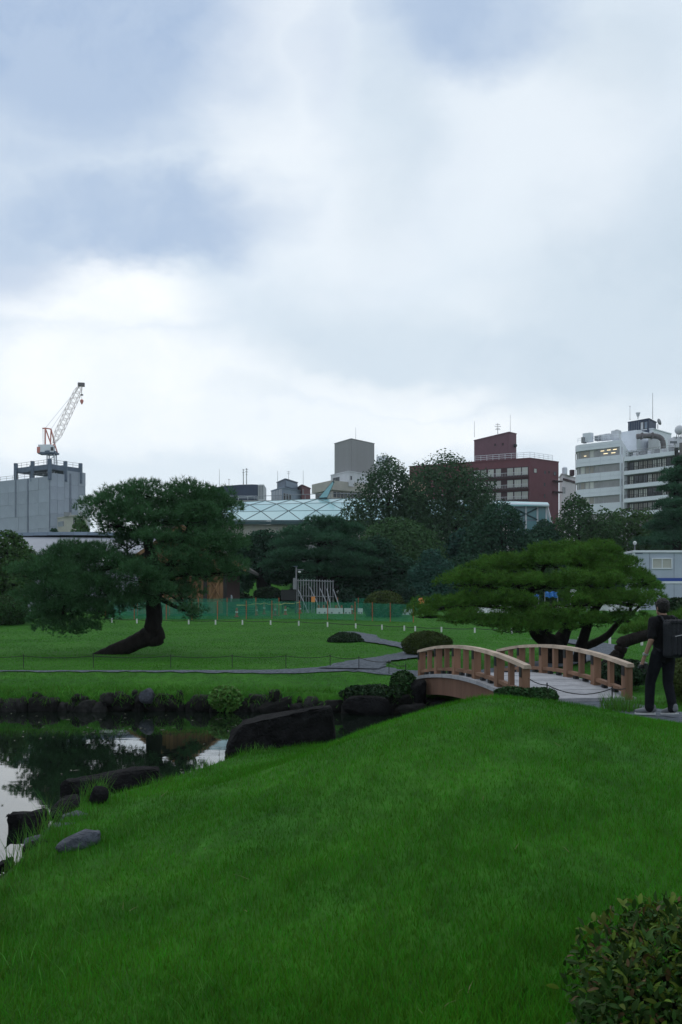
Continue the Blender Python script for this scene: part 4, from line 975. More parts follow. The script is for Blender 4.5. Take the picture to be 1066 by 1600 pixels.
# --- glasshouse with lattice roof
gh = thing('glasshouse', 'large glasshouse with a teal lattice roof and glass wing', 'glasshouse', (0, 118, GZ))
gx0, gx1, ROWS = -20.5, 19.2, 4; SP = 3.2; ncol = int((gx1 - gx0) / SP)
def gnode(r, u):            # r 0 at the eave .. ROWS at the ridge
    xx = gx0 + u * SP; t = r / ROWS; arch = 1 - ((xx - 4) / 34) ** 2 * .55
    return Vector((xx, 112.5 + 13 * t, 11.45 + (3.9 * math.sin(t * math.pi / 2 * .97)) * arch))
mul = MB(); random.seed(4)
def glass_pane(P, name='pane'):
    c = sum(P, Vector()) / len(P); Q = [p.lerp(c, .012) for p in P]; nrm = (Q[1] - Q[0]).cross(Q[2] - Q[0]).normalized()
    if nrm.z < 0 or (abs(nrm.z) < .1 and nrm.y > 0): nrm = -nrm; Q = Q[::-1]
    o = MB().extrude(Q, nrm * .06).build(name, M_teal, gh)
for r in range(ROWS):
    for k in range(ncol):
        o0, o1 = (.0, .5) if r % 2 == 0 else (.5, .0)
        a, b = gnode(r, k + o0), gnode(r, k + 1 + o0); c = gnode(r + 1, k + .5 if r % 2 == 0 else k + 1)
        glass_pane([a, b, c]); d2 = gnode(r + 1, k + 1.5 if r % 2 == 0 else k + 2)
        if k < ncol - 1: glass_pane([b, d2, c])
        for q, w in ((a, c), (b, c)): mul.tube([q + Vector((0, -.02, .05)), w + Vector((0, -.02, .05))], .065, 4)
        mul.tube([a + Vector((0, -.02, .05)), b + Vector((0, -.02, .05))], .045, 4)
mul.build('lattice', M_mull, gh)
ev = [gnode(0, k * .5) for k in range(ncol * 2 + 1)]
MB().box(((gx0 + gx1) / 2, 112.6, 11.25), (gx1 - gx0, .5, .32)).build('eave_beam', M_mull, gh)
MB().extrude([(gx0, 113.1, GZ - 1), (gx1, 113.1, GZ - 1), (gx1, 113.1, 11.1), (gx0, 113.1, 11.1)], (0, 22, 0)).build('wall', M_conc, gh)
Wg = Wall((gx0, 113.1), (gx1, 113.1))
for k in range(30):
    panel('wall_panel', Wg, k * Wg.len / 30 + .06, (k + 1) * Wg.len / 30 - .06, 9.4, 11.0, M_beige, gh, .06, .08)
    panel('wall_panel', Wg, k * Wg.len / 30 + .06, (k + 1) * Wg.len / 30 - .06, 7.2, 9.3, M_conc, gh, .06, .08)
rr = MB(); rail(rr, [tuple(gnode(ROWS, k) + Vector((0, 0, .05))) for k in (0, 3, 6, 9, 12)], .7, 2.5, .035, 1); rr.build('ridge_rail', M_grey, gh)
fin = [at(496, 780, 122), at(521, 750.5, 122), at(523, 753, 122), at(511, 779, 122)]
MB().extrude(fin, (.0, 1.6, .2)).build('roof_fin', M_mull, gh)
f2 = [p.lerp(sum(fin, Vector()) / 4, .16) + Vector((0, -.05, 0)) for p in fin]; MB().extrude(f2, (0, .04, 0)).build('fin_pane', M_teal, gh)
M_teald = mat('dark_teal_glass', (.095, .20, .225), .2, .15, .2, spec=.5, objvar=.15)
# the glass wing at its right end
Dg = 114.0; tl, trr = at(764, 789, Dg), at(854, 791, Dg); br_ = at(870, 850, Dg); bl = at(764, 850, Dg)
MB().extrude([tl, trr, br_, bl], (0, 9, 0)).build('wing_core', M_bluegrey, gh)
cols = [764, 783, 803, 822, 840, 854]
for i in range(5):
    for y0, y1 in ((793, 812), (814, 848)):
        P = [at(cols[i] + .8, y1, Dg - .05), at(cols[i + 1] - .8, y1, Dg - .05), at(cols[i + 1] - .8, y0, Dg - .05), at(cols[i] + .8, y0, Dg - .05)]
        MB().extrude(P[::-1], (0, -.05, 0)).build('pane', M_teald, gh)
MB().extrude([at(855, 794, Dg - .05), at(868.5, 848, Dg - .05), at(855, 848, Dg - .05)], (0, -.05, 0)).build('pane', M_teal, gh)
wf = MB()
for c in cols: wf.tube([at(c, 791, Dg - .15), at(c, 850, Dg - .15)], .10, 4)
wf.tube([at(855, 791, Dg - .15), at(870, 850, Dg - .15)], .14, 4)
wf.build('wing_mullion', M_white2, gh); wf = MB()
for a, b in (((803, 794), (840, 812)), ((840, 794), (803, 812)), ((783, 814), (822, 840)), ((822, 814), (783, 840))): wf.tube([at(*a, Dg - .16), at(*b, Dg - .16)], .09, 4)
wf.build('wing_truss', M_mull, gh)
MB().extrude([at(700, 783, Dg + 6), at(856, 787.5, Dg + 6), at(858, 791, Dg - .6), at(700, 791, Dg - .6)], (0, 0, .2)).build('wing_roof', M_teal, gh)
MB().tube([at(700, 785, Dg - .2), at(858, 790, Dg - .5)], .16, 5).build('wing_edge', M_white, gh)

# --- skyline, left to right
Dn = 240.0
nv = thing('navy_building', 'dark navy roof screen with a gently arched top', 'building', (at(360, 0, Dn).x, Dn, GZ))
top = [at(px, py, Dn) for px, py in ((300, 767.5), (316, 764.5), (335, 761.5), (355, 759), (375, 757.3), (395, 756.8), (403, 757.2))]
MB().extrude(top + [at(403, 781, Dn), at(300, 781, Dn)], (0, 14, 0)).build('roof_screen', M_navy, nv)
MB().box((at(408, 0, Dn).x, Dn + 4, (Z(757, Dn) + GZ) / 2), (9 * Dn / F, 8, Z(757, Dn) - GZ)).build('end_wall', M_white2, nv)
MB().extrude([at(296, 781.6, Dn - .5), at(404, 781.6, Dn - .5), at(404, 900, Dn - .5), at(296, 900, Dn - .5)], (0, 14, 0)).build('wall', M_conc, nv)
ra = MB(); rail(ra, [at(300, 781, Dn - .8), at(402, 781, Dn - .8)], .9, 2, .05, 2); ra.build('guard_rail', M_white, nv)
for k in range(3): panel('louvre', Wall(at(403.3, 0, Dn), at(412.5, 0, Dn)), .15 + k * .42, .45 + k * .42, Z(780, Dn), Z(758.5, Dn), M_grey, nv, .06, .1)
t, WA, WB, z = simple_building('grey_building', 'small grey-blue building with striped left half on the skyline', 424, 441, 470, 250, 762.5, M_bluegrey)
for k in range(7): panel('stripe', WA, WA.len * (k + .15) / 7, WA.len * (k + .62) / 7, z - 6, z - .15, M_white2, t, .08, .1)
tw = simple_building('grey_building', 'dark blue-topped block standing on the small grey-blue building', 433, 446, 465, 252, 749, M_steel, z0=z)[0]
WC = Wall(at(446, 0, 251.6), at(465, 0, 252 * 1.03)); panel('face', WC, .2, WC.len - .2, Z(760, 252), Z(751, 252), M_bluegrey, tw, .15, .15)
for k in range(3): window(WB, .5 + k * 1.3, 1.5 + k * 1.3, z - 3, z - 1.2, M_pane, t)
for k in range(2): window(WC, .4 + k * 1.2, 1.3 + k * 1.2, Z(759, 252), Z(755, 252), M_pane, tw)
t, WA, WB, z = simple_building('brick_building', 'small reddish roof block right of the grey-blue building', 463, 472, 485, 256, 758.5, M_brick)
window(WB, .5, 1.3, z - 2.2, z - .9, M_pane, t)
t, WA, WB, z = simple_building('ledge_building', 'beige building with deep roof ledge below the grey tower', 493, 519, 580, 290, 753, M_beige)
panel('ledge', WA, -.6, WA.len + .5, z - 2.4, z + .3, M_beige, t, .9, 1.0); panel('ledge', WB, -.4, WB.len + .5, z - 2.4, z + .3, M_beige, t, .9, 1.0)
for k in range(8): window(WB, .5 + k * 1.3, 1.5 + k * 1.3, z - 4.4, z - 2.8, M_pane, t, M_frame_d)
for k in range(3): window(WA, .5 + k * 1.5, 1.6 + k * 1.5, z - 4.4, z - 2.8, M_pane, t, M_frame_d)
t2, WA, WB, z2 = simple_building('podium', 'white podium block with small windows under the grey tower', 517, 546, 583, 292, 737, M_white2, z0=z, cat='building')
for k in range(4): window(WA, 1.3 + k * .95, 2.1 + k * .95, z2 - 2.4, z2 - .9, M_pane, t2, M_frame_d)
window(WB, .5, 1.2, z2 - 2.3, z2 - 1.2, M_pane, t2, M_frame_d)
t3, WA, WB, z3 = simple_building('grey_tower', 'plain grey windowless tower block on the white podium', 523, 549, 585, 294, 686.2, M_greyt, z0=z2)
for W in (WA, WB):
    nn = 22
    for k in range(nn): panel('louvre', W, .06, W.len - .06, z2 + .3 + (z3 - z2 - .5) * k / nn, z2 + .3 + (z3 - z2 - .5) * (k + .82) / nn, M_greyt, t3, .07, .09)
t, WA, WB, z = simple_building('white_building', 'white stepped roof just behind the grey tower, at its right', 585, 590, 614, 310, 721, M_white2)
MB().box(at(597, 718, 314), (3.4, 3, 1.6)).build('roof_unit', M_white, t); MB().box(at(607, 719.5, 314), (2, 3, 1.2)).build('roof_unit', M_grey, t)
t, WA, WB, z = simple_building('peach_building', 'peach wall glimpsed between the two tall trees', 632, 640, 668, 235, 751, mat('peach_wall', (.42, .30, .22), .8, .1, 1))
t, WA, WB, z = simple_building('white_building', 'pinkish white house with a water tank right of the purple building', 874, 878, 900, 275, 741, mat('pink_white', (.50, .46, .49), .7, .06, .5))
MB().lathe(at(882.5, 741, 277), [(.75, 0), (.75, 1.7), (.45, 2.0)], 12).build('water_tank', M_white, t)
MB().box(at(894, 739, 278), (1.1, 1.5, 1.6)).build('roof_unit', M_brickd, t)
window(WB, .3, 2.3, z - 5.2, z - 3.4, M_pane, t); panel('shade', WB, .8, WB.len - .2, z - 1.6, z - 1.0, M_brickd, t, .25, .3)

# --- purple building
Dq = 260.0
t, WA, WB, z = simple_building('purple_building', 'maroon apartment building with three rows of balconies', 640, 828, 873, Dq, 716.5, M_brick, (1.06, 1.027))
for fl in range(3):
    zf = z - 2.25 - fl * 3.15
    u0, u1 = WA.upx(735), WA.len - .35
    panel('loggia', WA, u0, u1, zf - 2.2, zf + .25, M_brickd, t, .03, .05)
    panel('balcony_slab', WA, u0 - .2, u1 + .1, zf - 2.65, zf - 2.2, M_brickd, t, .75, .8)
    for a, b in ((804, 812.5), (793, 802), (775, 783), (763, 772), (752, 760), (741, 750)):
        if fl == 0 and a == 741: pass
        ua, ub = WA.upx(a), WA.upx(b + (2 if a == 804 else 0)); window(WA, ua, ub, zf - 1.9, zf + .05, M_blind, t, M_frame, .07, 2, .12)
    for a, b in ((816, 825),): window(WA, WA.upx(a), WA.upx(b), zf - 1.9, zf + .05, M_blind, t, M_frame, .07, 2, .12)
    rl = MB(); 
    for q in np.arange(u0, u1, .42): rl.tube([WA.p(q, zf - 2.2, .7), WA.p(q, zf - 1.25, .7)], .03, 4)
    rl.tube([WA.p(u0, zf - 1.25, .7), WA.p(u1, zf - 1.25, .7)], .05, 4); rl.build('balcony_rail', M_white2, t)
for px, py, w_, h_ in ((836.5, 735.5, 1.15, 1.15), (851.5, 738, .55, .9), (858, 738, .4, .7), (867, 740, .95, .95), (851, 757, .45, 1.0), (851, 775, .45, 1.0)):
    u = WB.upx(px); q = WB.p(u, 0); zz = Z(py, q.y); window(WB, u - w_ / 2, u + w_ / 2, zz - h_ / 2, zz + h_ / 2, M_pane if w_ < 1 else M_blind, t, M_frame_d)
for py in (752, 769): u = WB.upx(867); q = WB.p(u, 0); panel('side_balcony', WB, u - 1.0, WB.len + .5, Z(py + 1, q.y), Z(py - 1, q.y), M_brickd, t, 1.0, 1.2)
ra = MB(); rail(ra, [WA.p(WA.upx(742), z + .2, -.1), WA.p(WA.len, z + .2, -.1), WB.p(WB.upx(864), z + .2, -.1)], 1.5, 1.6, .05, 3); ra.build('roof_rail', M_white, t)
t4, WA4, WB4, z4 = simple_building('purple_tower', 'windowless plum tower block on the roof of the maroon building', 741, 795.5, 807, Dq + 4, 676, M_brickt, (1.05, 1.01), z0=z)
for px, py in ((774, 695), (786, 694)): u = WA4.upx(px); q = WA4.p(u, 0); window(WA4, u - .3, u + .3, Z(py, q.y) - .3, Z(py, q.y) + .3, M_frame_d, t4, M_brickd, .06)
u = WB4.upx(803); MB().lathe(WB4.p(u, Z(695, Dq + 4), .5), [(.1, -.5), (.45, -.2), (.45, .3), (.1, .5)], 8).build('roof_unit', M_black, t4)

# --- white office with rounded corner and window bands
Dx = 220.0; zt = Z(687, Dx)
Cn, Ln, Rn = at(971.5, 0, Dx), at(897, 0, Dx * 1.035), at(979, 0, Dx * 1.05)
off = thing('white_office', 'white office block with rounded corner and four window bands', 'building', (Cn.x, Cn.y, GZ))
Lc = Ln.lerp(Cn, .13); B1 = Ln + (Rn - Cn) * 1.0
curve = [Ln + (B1 - Ln) * .25]
for k in range(5): a = k / 5; curve.append(((Ln + (B1 - Ln) * .25) * (1 - a) + Ln * a) * (1 - a) + (Ln * (1 - a) + Lc * a) * a)
outline = curve + [Lc, Cn, Rn + (Rn - Cn) * 1.2, B1 + (B1 - Ln) * 1.2]
def inset(poly, k): c = sum(poly, Vector()) / len(poly); return [p + (c - p).normalized() * k for p in poly]
MB().prism([(p.x, p.y) for p in inset(outline, .45)], GZ - 1, zt - .4).build('core', M_greyt, off)
bands = [(687, 697.6), (710, 723), (735, 748), (759.5, 772.5), (784, 800)]
segs = [Wall(outline[i], outline[i + 1]) for i in range(6)]; main = Wall(Lc, Cn); side = Wall(Cn, Rn + (Rn - Cn) * 1.2)
for (y0, y1) in bands:
    z1_, z0_ = Z(y0, Dx), Z(y1, Dx)
    MB().prism([(p.x, p.y) for p in outline], z0_ + .02, z1_ - .02).build('spandrel', M_white, off)
    for k in range(4):
        for j in range(2): panel('cladding_panel', main, main.len * k / 4 + .03, main.len * (k + 1) / 4 - .03, z0_ + (z1_ - z0_) * j / 2 + .04, z0_ + (z1_ - z0_) * (j + 1) / 2 - .02, M_white, off, .06, .06)
lit = emit('lit_tube', (1, .80, .48), 1.6)
for fl in range(4):
    z1_, z0_ = Z(bands[fl][1], Dx), Z(bands[fl + 1][0], Dx); n = 9
    for k in range(n):
        pm = {0: (M_tan, M_tan, M_blind, M_blind, M_tan, M_tan, M_tan, M_tan, M_blind), 1: (M_blind,) + (M_tan,) * 8, 2: (M_tan, M_blind, M_blind, M_blind, M_blind, M_blind, M_tan, M_blind, M_blind), 3: (M_tan, M_blind, M_tan, M_blind, M_tan, M_blind, M_blind, M_blind, M_blind)}[fl][k]
        window(main, main.len * k / n + .02, main.len * (k + 1) / n - .02, z0_ + .04, z1_ - .04, pm, off, M_frame, .06, 0, -.28)
    for i in range(5): window(segs[i], .02, segs[i].len - .02, z0_ + .04, z1_ - .04, M_tan if i % 2 else M_blind, off, M_frame, .05, 0, -.3)
    MB().prism([(p.x, p.y) for p in (Cn + Vector((-.02, .02, 0)), Rn + (Rn - Cn) * 1.2, Rn + (Rn - Cn) * 1.2 + Vector((-.4, 0, 0)), Cn + Vector((-.4, .1, 0)))], z0_ - .05, z1_ + .05).build('side_wall', M_white, off)
for px, py, w_ in ((941, 704.5, 6), (951, 703, 6), (960.5, 702, 6), (946, 708.6, 7), (958, 707.3, 7), (914, 712.5, 4)):
    u = main.upx(px); q = main.p(u, 0); MB().box(main.p(u, Z(py, q.y), -.15), (w_ * Dx / F, .05, .11), main.ang).build('ceiling_light', lit, off)
for px, py, w_, h_, m in ((919, 684, 2.0, 2.0, M_white), (935, 685, 1.2, 1.1, M_grey), (943, 684, 1.3, 1.3, M_white2), (950.5, 683, 1.2, 1.4, M_white2), (963, 680, 1.8, 2.0, M_white2), (912.5, 688, .6, 1.3, M_grey)):
    o = MB().box(at(px, py, Dx * 1.03), (w_, 1.4, h_), main.ang); o.build('roof_unit', m, off)
MB().lathe(at(964, 675.5, Dx * 1.03), [(.55, 0), (.7, .25), (.4, .55)], 10).build('roof_fan', M_duct, off)
ra = MB(); rail(ra, [at(903, 691.5, Dx * 1.035), at(918, 689.5, Dx * 1.03), at(970, 684.5, Dx * 1.01)], .9, 1.2, .04, 2); ra.build('roof_rail', M_white, off)

# rooftop block with navy box, duct and dish behind
bk, WA, WB, zb_ = simple_building('stair_block', 'tall white roof block behind the office with a navy box on top', 981.5, 1020, 1049, 246, 670.5, M_white, (1.02, 1.03))
window(WA, WA.upx(985), WA.upx(992), Z(678, 246), Z(674, 246), M_pane, bk, M_frame_d)
MB().box(at(1009, 690, 243), (6, .5, 1.2), WA.ang).build('plant_frame', M_grey, bk)
for px in (997, 1004, 1011, 1019): MB().box(at(px, 695, 240), (.9, .9, 1.6)).build('plant_unit', M_grey, bk)
MB().box(at(986, 693, 240), (6.5, 6, 5.0), WA.ang).build('lower_block', M_white, bk)
MB().prism([(p.x, p.y) for p in (at(1013, 0, 236), at(1031, 0, 238), at(1032, 0, 243), at(1013, 0, 243))], GZ, Z(687, 238)).build('plant_room', M_white2, bk)
nb_, WA, WB, z_ = simple_building('navy_box', 'dark navy plant box topping the white roof block', 981.5, 1014, 1025.5, 246.5, 655, M_navy, (1.02, 1.02), z0=zb_)
for a, b in ((1001, 1006), (1007, 1012.5)): window(WA, WA.upx(a), WA.upx(b), zb_ + .3, z_ - .4, M_white2 if a == 1001 else M_bluegrey, nb_, M_frame_d)
for k in range(5): panel('seam', WA, .5 + k * .65, .58 + k * .65, zb_ + .1, z_, M_grey, nb_, .05, .06)
dk = thing('roof_duct', 'fat brown-grey duct bending down the white roof block', 'duct', at(1015, 690, 234))
MB().tube(smooth_path([at(995, 682, 234), at(1012, 681, 234), at(1026, 681.5, 234), at(1034, 686, 234), at(1036.5, 694, 234), at(1036.5, 702, 234)]), 0.62, 12).build('pipe', M_duct, dk, True)
for p in (at(1003, 681.3, 234), at(1019, 681, 234), at(1036.5, 697, 234)): MB().box(p, (.3, 1.45, 1.45)).build('flange', M_duct, dk)
ds = thing('satellite_dish', 'grey satellite dish beside the navy plant box', 'dish', at(1028, 668, 247)); MB().tube([at(1028, 670, 247), at(1028, 663, 247)], .09, 5).build('post', M_grey, ds)
bm_ = MB(); c_ = at(1028, 660, 246.5); bm_.tube([c_, c_ + Vector((.15, -.12, .05)), c_ + Vector((.3, -.3, .1))], [.25, .65, .85], 14); bm_.build('bowl', M_grey, ds, True)
# balconied building
Dy = 212.0
Lb, Rb = at(975.5, 0, Dy * 1.02), at(1100, 0, Dy * .955)
bl_ = thing('balcony_building', 'balconied building with white slabs and dark recessed windows at the right', 'building', (Lb.x, Lb.y, GZ)); Wb = Wall(Lb, Rb); zt = Z(714.5, Lb.y)
MB().prism([(p.x, p.y) for p in (Lb - Wb.N * 1.3, Rb - Wb.N * 1.3, Rb - Wb.N * 10, Lb - Wb.N * 10)], GZ - 1, zt - .2).build('wall', M_duct, bl_)
uE = Wb.upx(1054)
for k in range(5):
    zz = zt - k * 3.0
    panel('balcony_slab', Wb, 0, uE, zz - .85, zz, M_white, bl_, .0, 1.6)
    if k == 4: break
    us = np.linspace(.5, uE - .3, 11)
    for i in range(10): window(Wb, us[i] + .03, us[i + 1] - .03, zz - 2.85, zz - 1.05, (M_pane, M_blind, M_tan, M_blind, M_pane, M_blind, M_tan, M_pane, M_blind, M_tan)[(i * 3 + k) % 10], bl_, M_frame_d, .1, 1, -1.22)
    rl = MB(); rl.tube([Wb.p(.1, zz - 2.25, -.1), Wb.p(uE, zz - 2.25, -.1)], .05, 4); rl.tube([Wb.p(.1, zz - 2.6, -.1), Wb.p(uE, zz - 2.6, -.1)], .04, 4)
    for q in np.arange(.1, uE, 1.0): rl.tube([Wb.p(q, zz - 3.0, -.1), Wb.p(q, zz - 2.25, -.1)], .04, 4)
    rl.build('balcony_rail', M_black, bl_)
panel('end_wall', Wb, -.35, -.02, zt - 13, zt + .1, M_white2, bl_, .0, 8)
for px in (1056.5, 1059.5): u = Wb.upx(px); MB().tube([Wb.p(u, GZ, .2), Wb.p(u, zt + .5, .2)], .22, 6).build('drain_pipe', M_black, bl_)
panel('stair_wall', Wb, Wb.upx(1062), Wb.len, GZ, zt + 1.5, M_duct, bl_, .1, .6)
ra = MB(); rail(ra, [Wb.p(.2, zt, -.4), Wb.p(uE, zt, -.4)], 1.3, 1.2, .045, 3); ra.build('roof_rail', M_grey, bl_)
for k in range(6): MB().box(Wb.p(1.5 + k * 1.7, zt + .55, -2.2), (.9, .8, 1.1 + .3 * (k % 2)), Wb.ang).build('roof_unit', M_grey if k % 2 else M_white2, bl_)
tk = thing('sphere_tank', 'white ball-shaped tank on the roof at the right edge', 'tank', at(1061, 683, 222))
MB().lathe(at(1061.5, 679, 222), [(.25, 0), (.7, .25), (.98, .7), (1.0, 1.1), (.85, 1.6), (.5, 1.95), (.1, 2.08)], 16).build('ball', M_white2, tk, True); b_ = MB()
for a in range(4): b_.tube([at(1061.5, 678.5, 222) + Vector((.5 * math.cos(a * 1.57), .5 * math.sin(a * 1.57), .1)), at(1061.5, 686, 222) + Vector((.7 * math.cos(a * 1.57), .7 * math.sin(a * 1.57), 0))], .07, 4)
b_.build('legs_frame', M_black, tk)
MB().box(at(1064, 693, 224), (4.5, 4, 2.4)).build('tank_base', M_white2, tk); MB().box(at(1052.5, 691, 221.5), (1.5, .3, .5)).build('vent', M_pane, tk)
# antennas
for a in (('antenna', 'thin mast on the left end of the navy roof screen', 343, 762, 733, Dn), ('antenna', 'mast with panel aerials on the navy roof screen, left of the pair', 380.5, 758, 733, Dn, .12, ((734, 1.5), (738, 1.5), (742, 1.0))), ('antenna', 'mast with panel aerials on the navy roof screen, right of the pair', 385.5, 758, 731.5, Dn, .12, ((733, 1.8), (737, 1.8), (741, 1.2))), ('antenna', 'low aerial left of the twin masts on the navy screen', 358, 759, 748, Dn, .07, ((749, 2),)),
          ('antenna', 'thin mast above the striped part of the small grey building', 434, 762, 736, 250), ('antenna', 'small crossed aerial on the blue-topped block', 451, 749, 736, 252, .06, ((737, 3), (740, 2))), ('antenna', 'thin mast above the small reddish block', 474, 758, 735, 256),
          ('antenna', 'thin mast on top of the grey tower', 556, 687, 667, 296), ('antenna', 'small aerial right of the grey tower', 603, 716, 707, 314, .05, ((709, 2),)), ('antenna', 'thin mast at the left corner of the plum tower', 741.5, 683, 658, Dq + 8),
          ('antenna', 'branching television aerial on the plum tower', 778, 679, 661, Dq + 6, .09, ((663, 3.5), (666, 5), (669, 3), (671, 4))), ('antenna', 'thin mast at the right edge of the plum tower', 797.5, 677, 648, Dq + 6), ('antenna', 'tall mast beside the navy plant box', 1020, 655, 614, 247, .08), ('antenna', 'short whip aerial left of the navy plant box', 984.5, 656, 634, 247, .06, ((635, 1.2), (655, 1.2)))): mast(*a)
am = mast('antenna', 'crown-shaped cluster aerial on the navy plant box', 997, 655, 647, 247, .1, ((649, 2.5), (651, 2)))
MB().lathe(at(997, 650, 247), [(.2, 0), (.35, .2), (.6, .8), (.5, .85), (.25, .3)], 8).build('aerial_cluster', M_white2, am)

# ------------------------------------------------------------------ arched timber bridge
M_post = mat('bridge_timber', (.195, .110, .072), .75, .34, 2.5, .25, 30, .25, objvar=.12, stretch=(1, 1, .12))
M_railw = mat('pale_rail_timber', (.36, .285, .225), .75, .32, 3, .3, 40, .3, objvar=.08)
M_deck = mat('weathered_plank', (.30, .305, .33), .85, .18, 5, .35, 40, .2, objvar=.10)
M_fascia = mat('fascia_timber', (.15, .085, .06), .75, .25, 3, .3, 30, .2, objvar=.10, stretch=(1, 1, .15))
M_iron = mat('black_iron', (.010, .010, .012), .5, .3, 6, 0, 1, .4)
bu = Vector((-.2215, .9752, 0)).normalized(); bp3 = Vector((bu.y, -bu.x, 0)); bN = Vector((4.13, 17.33, 0)); BL, BW = 6.05, 2.0
def arch(t): return .03 + .21 * (1 - (2 * t - 1) ** 2)
def bpt(t, s, up=0.0): return bN + bu * (BL * t) + bp3 * s + Vector((0, 0, arch(t) + up))
bridge = thing('arched_bridge', 'arched wooden footbridge with pale rails over the pond arm', 'bridge', (bN.x, bN.y, 0))
def bbar(t0, t1, s0, s1, u0, u1):   # box following the arch between two stations
    return MB().quadbox([bpt(t0, s0, u0), bpt(t0, s1, u0), bpt(t1, s1, u0), bpt(t1, s0, u0), bpt(t0, s0, u1), bpt(t0, s1, u1), bpt(t1, s1, u1), bpt(t1, s0, u1)])
NP = 26
for i in range(NP):
    j = random.uniform(-.004, .004); bbar(i / NP + .0009, (i + 1) / NP - .0009, -.86, .86, -.06 + j, j).build('plank', M_deck, bridge)
for sg in (-1, 1):
    for i in range(12):
        t0, t1 = i / 12, (i + 1) / 12
        bbar(t0 + .0006, t1 - .0006, sg * .87, sg * 1.12, -.085, -.012).build('deck_edge', M_deck, bridge)
        bbar(t0 + .0008, t1 - .0008, sg * 1.0, sg * 1.07, -.46, -.09).build('fascia_board', M_fascia, bridge)
    mains = [0.012, .205, .40, .595, .79, .988]
    for i, t in enumerate(mains):
        w = .075 / BL; bbar(t - w, t + w, sg * .90, sg * 1.04, -.05, .535).build('post', M_post, bridge)
        bbar(t - w * .62, t + w * .62, sg * .885, sg * 1.055, .37, .543).build('bracket', M_iron, bridge)
    for i in range(5):
        a, b = mains[i], mains[i + 1]; m_ = (a + b) / 2; w = .045 / BL
        bbar(m_ - w, m_ + w, sg * .925, sg * 1.015, .05, .535).build('baluster', M_post, bridge)
        e0 = -.022 if i == 0 else 0; e1 = .022 if i == 4 else 0
        rp = MB()
        for k in range(4):
            ta, tb = a + e0 + (b - a + e1 - e0) * k / 4, a + e0 + (b - a + e1 - e0) * (k + 1) / 4
            rp.quadbox([bpt(ta, sg * .895, .535), bpt(ta, sg * 1.045, .535), bpt(tb, sg * 1.045, .535), bpt(tb, sg * .895, .535), bpt(ta, sg * .91, .60), bpt(ta, sg * 1.03, .60), bpt(tb, sg * 1.03, .60), bpt(tb, sg * .91, .60)])
        rp.build('top_rail', M_railw, bridge)
        wq = .08 / BL
        for ta, tb in ((a + wq, m_ - .05 / BL), (m_ + .05 / BL, b - wq)): bbar(ta, tb, sg * .92, sg * 1.02, .06, .125).build('bottom_rail', M_post, bridge)
        for tb in (a + .06, m_ + .03): bbar(tb, tb + .018, sg * .93, sg * 1.01, -.01, .06).build('block', M_iron, bridge)
for tt in (.03, .97): bbar(tt - .03, tt + .03, -1.0, 1.0, -1.3, -.47).build('abutment', M_wall_stone, bridge)
# chain across the near end
ch = thing('rope_barrier', 'thin black rope sagging across the near end of the bridge', 'rope barrier', tuple(bpt(0, 0, 0)))
A, B_, S1, S2 = bpt(.0, -.95, .22), bpt(-.045, .55, .0), bpt(.02, -.55, 0), bpt(-.045, .55, 0)
mb = MB(); P = []
for a, b, sag in ((bpt(.0, -.93, .36), bpt(.03, -.50, .20), .03), (bpt(.03, -.50, .20), bpt(-.03, .55, .20), .13), (bpt(-.03, .55, .20), bpt(.0, .93, .16), .02)):
    P += [a.lerp(b, k / 10) - Vector((0, 0, sag * 4 * (k / 10) * (1 - k / 10))) for k in range(10)]
mb.tube(P, .009, 5).build('rope', M_iron, ch)
for t_, s_ in ((.03, -.50), (-.03, .55)): q = bpt(t_, s_, 0); MB().tube([(q.x, q.y, min(q.z, .03) - .06), (q.x, q.y, q.z + .24)], .012, 6).build('stake', M_iron, ch)

# ------------------------------------------------------------------ fences
M_rope = mat('dark_rope', (.02, .02, .022), .8, .2, 5)
M_wpost = mat('white_post', (.62, .62, .62), .6, .1, 4)
def stake_fence(name, label, pts, hgt, r, post_m, sag=.05, rz_=None, cat='fence', drop=.04):
    P = [Vector((x, y, h1(x, y))) for x, y in pts]; t = thing(name, label, cat, tuple(P[0])); 
    for p in P: MB().tube([p - Vector((0, 0, .1)), p + Vector((0, 0, hgt))], r, 7).build('post', post_m, t)
    R = []
    for i in range(len(P) - 1): R += [P[i].lerp(P[i + 1], k / 8) + Vector((0, 0, hgt - drop - sag * 4 * (k / 8) * (1 - k / 8))) for k in range(8)]
    MB().tube(R + [P[-1] + Vector((0, 0, hgt - drop))], .008 if P[0].y < 40 else .015, 4).build('rope', M_rope, t); return t
def pxs(l, d): return [(X(px, dd), dd) for px, dd in ((p, d(p) if callable(d) else d) for p in l)]
stake_fence('rope_fence', 'low dark rope fence on thin stakes along the pond path', pxs([-80, 37, 146, 267, 363, 447, 516], 26.3) + [(X(561, 25.6), 25.6), (X(608, 24.6), 24.6), (X(634, 24.0), 24.0)], .36, .010, M_iron)
stake_fence('white_stake_fence', 'row of short white stakes with rope across the far lawn', pxs([20, 95, 175, 214, 252, 295, 337, 379, 423, 467, 512, 556, 597, 632, 649, 690, 742, 800], lambda p: 55 - .0115 * max(0, p - 150) + max(0, 150 - p) * .01), .25, .04, M_wpost, .04)
stake_fence('white_stake_fence', 'white stakes with rope on the lawn behind the right pine trunk', pxs([905, 953, 1003, 1060], 38.5), .32, .05, M_wpost, .04)

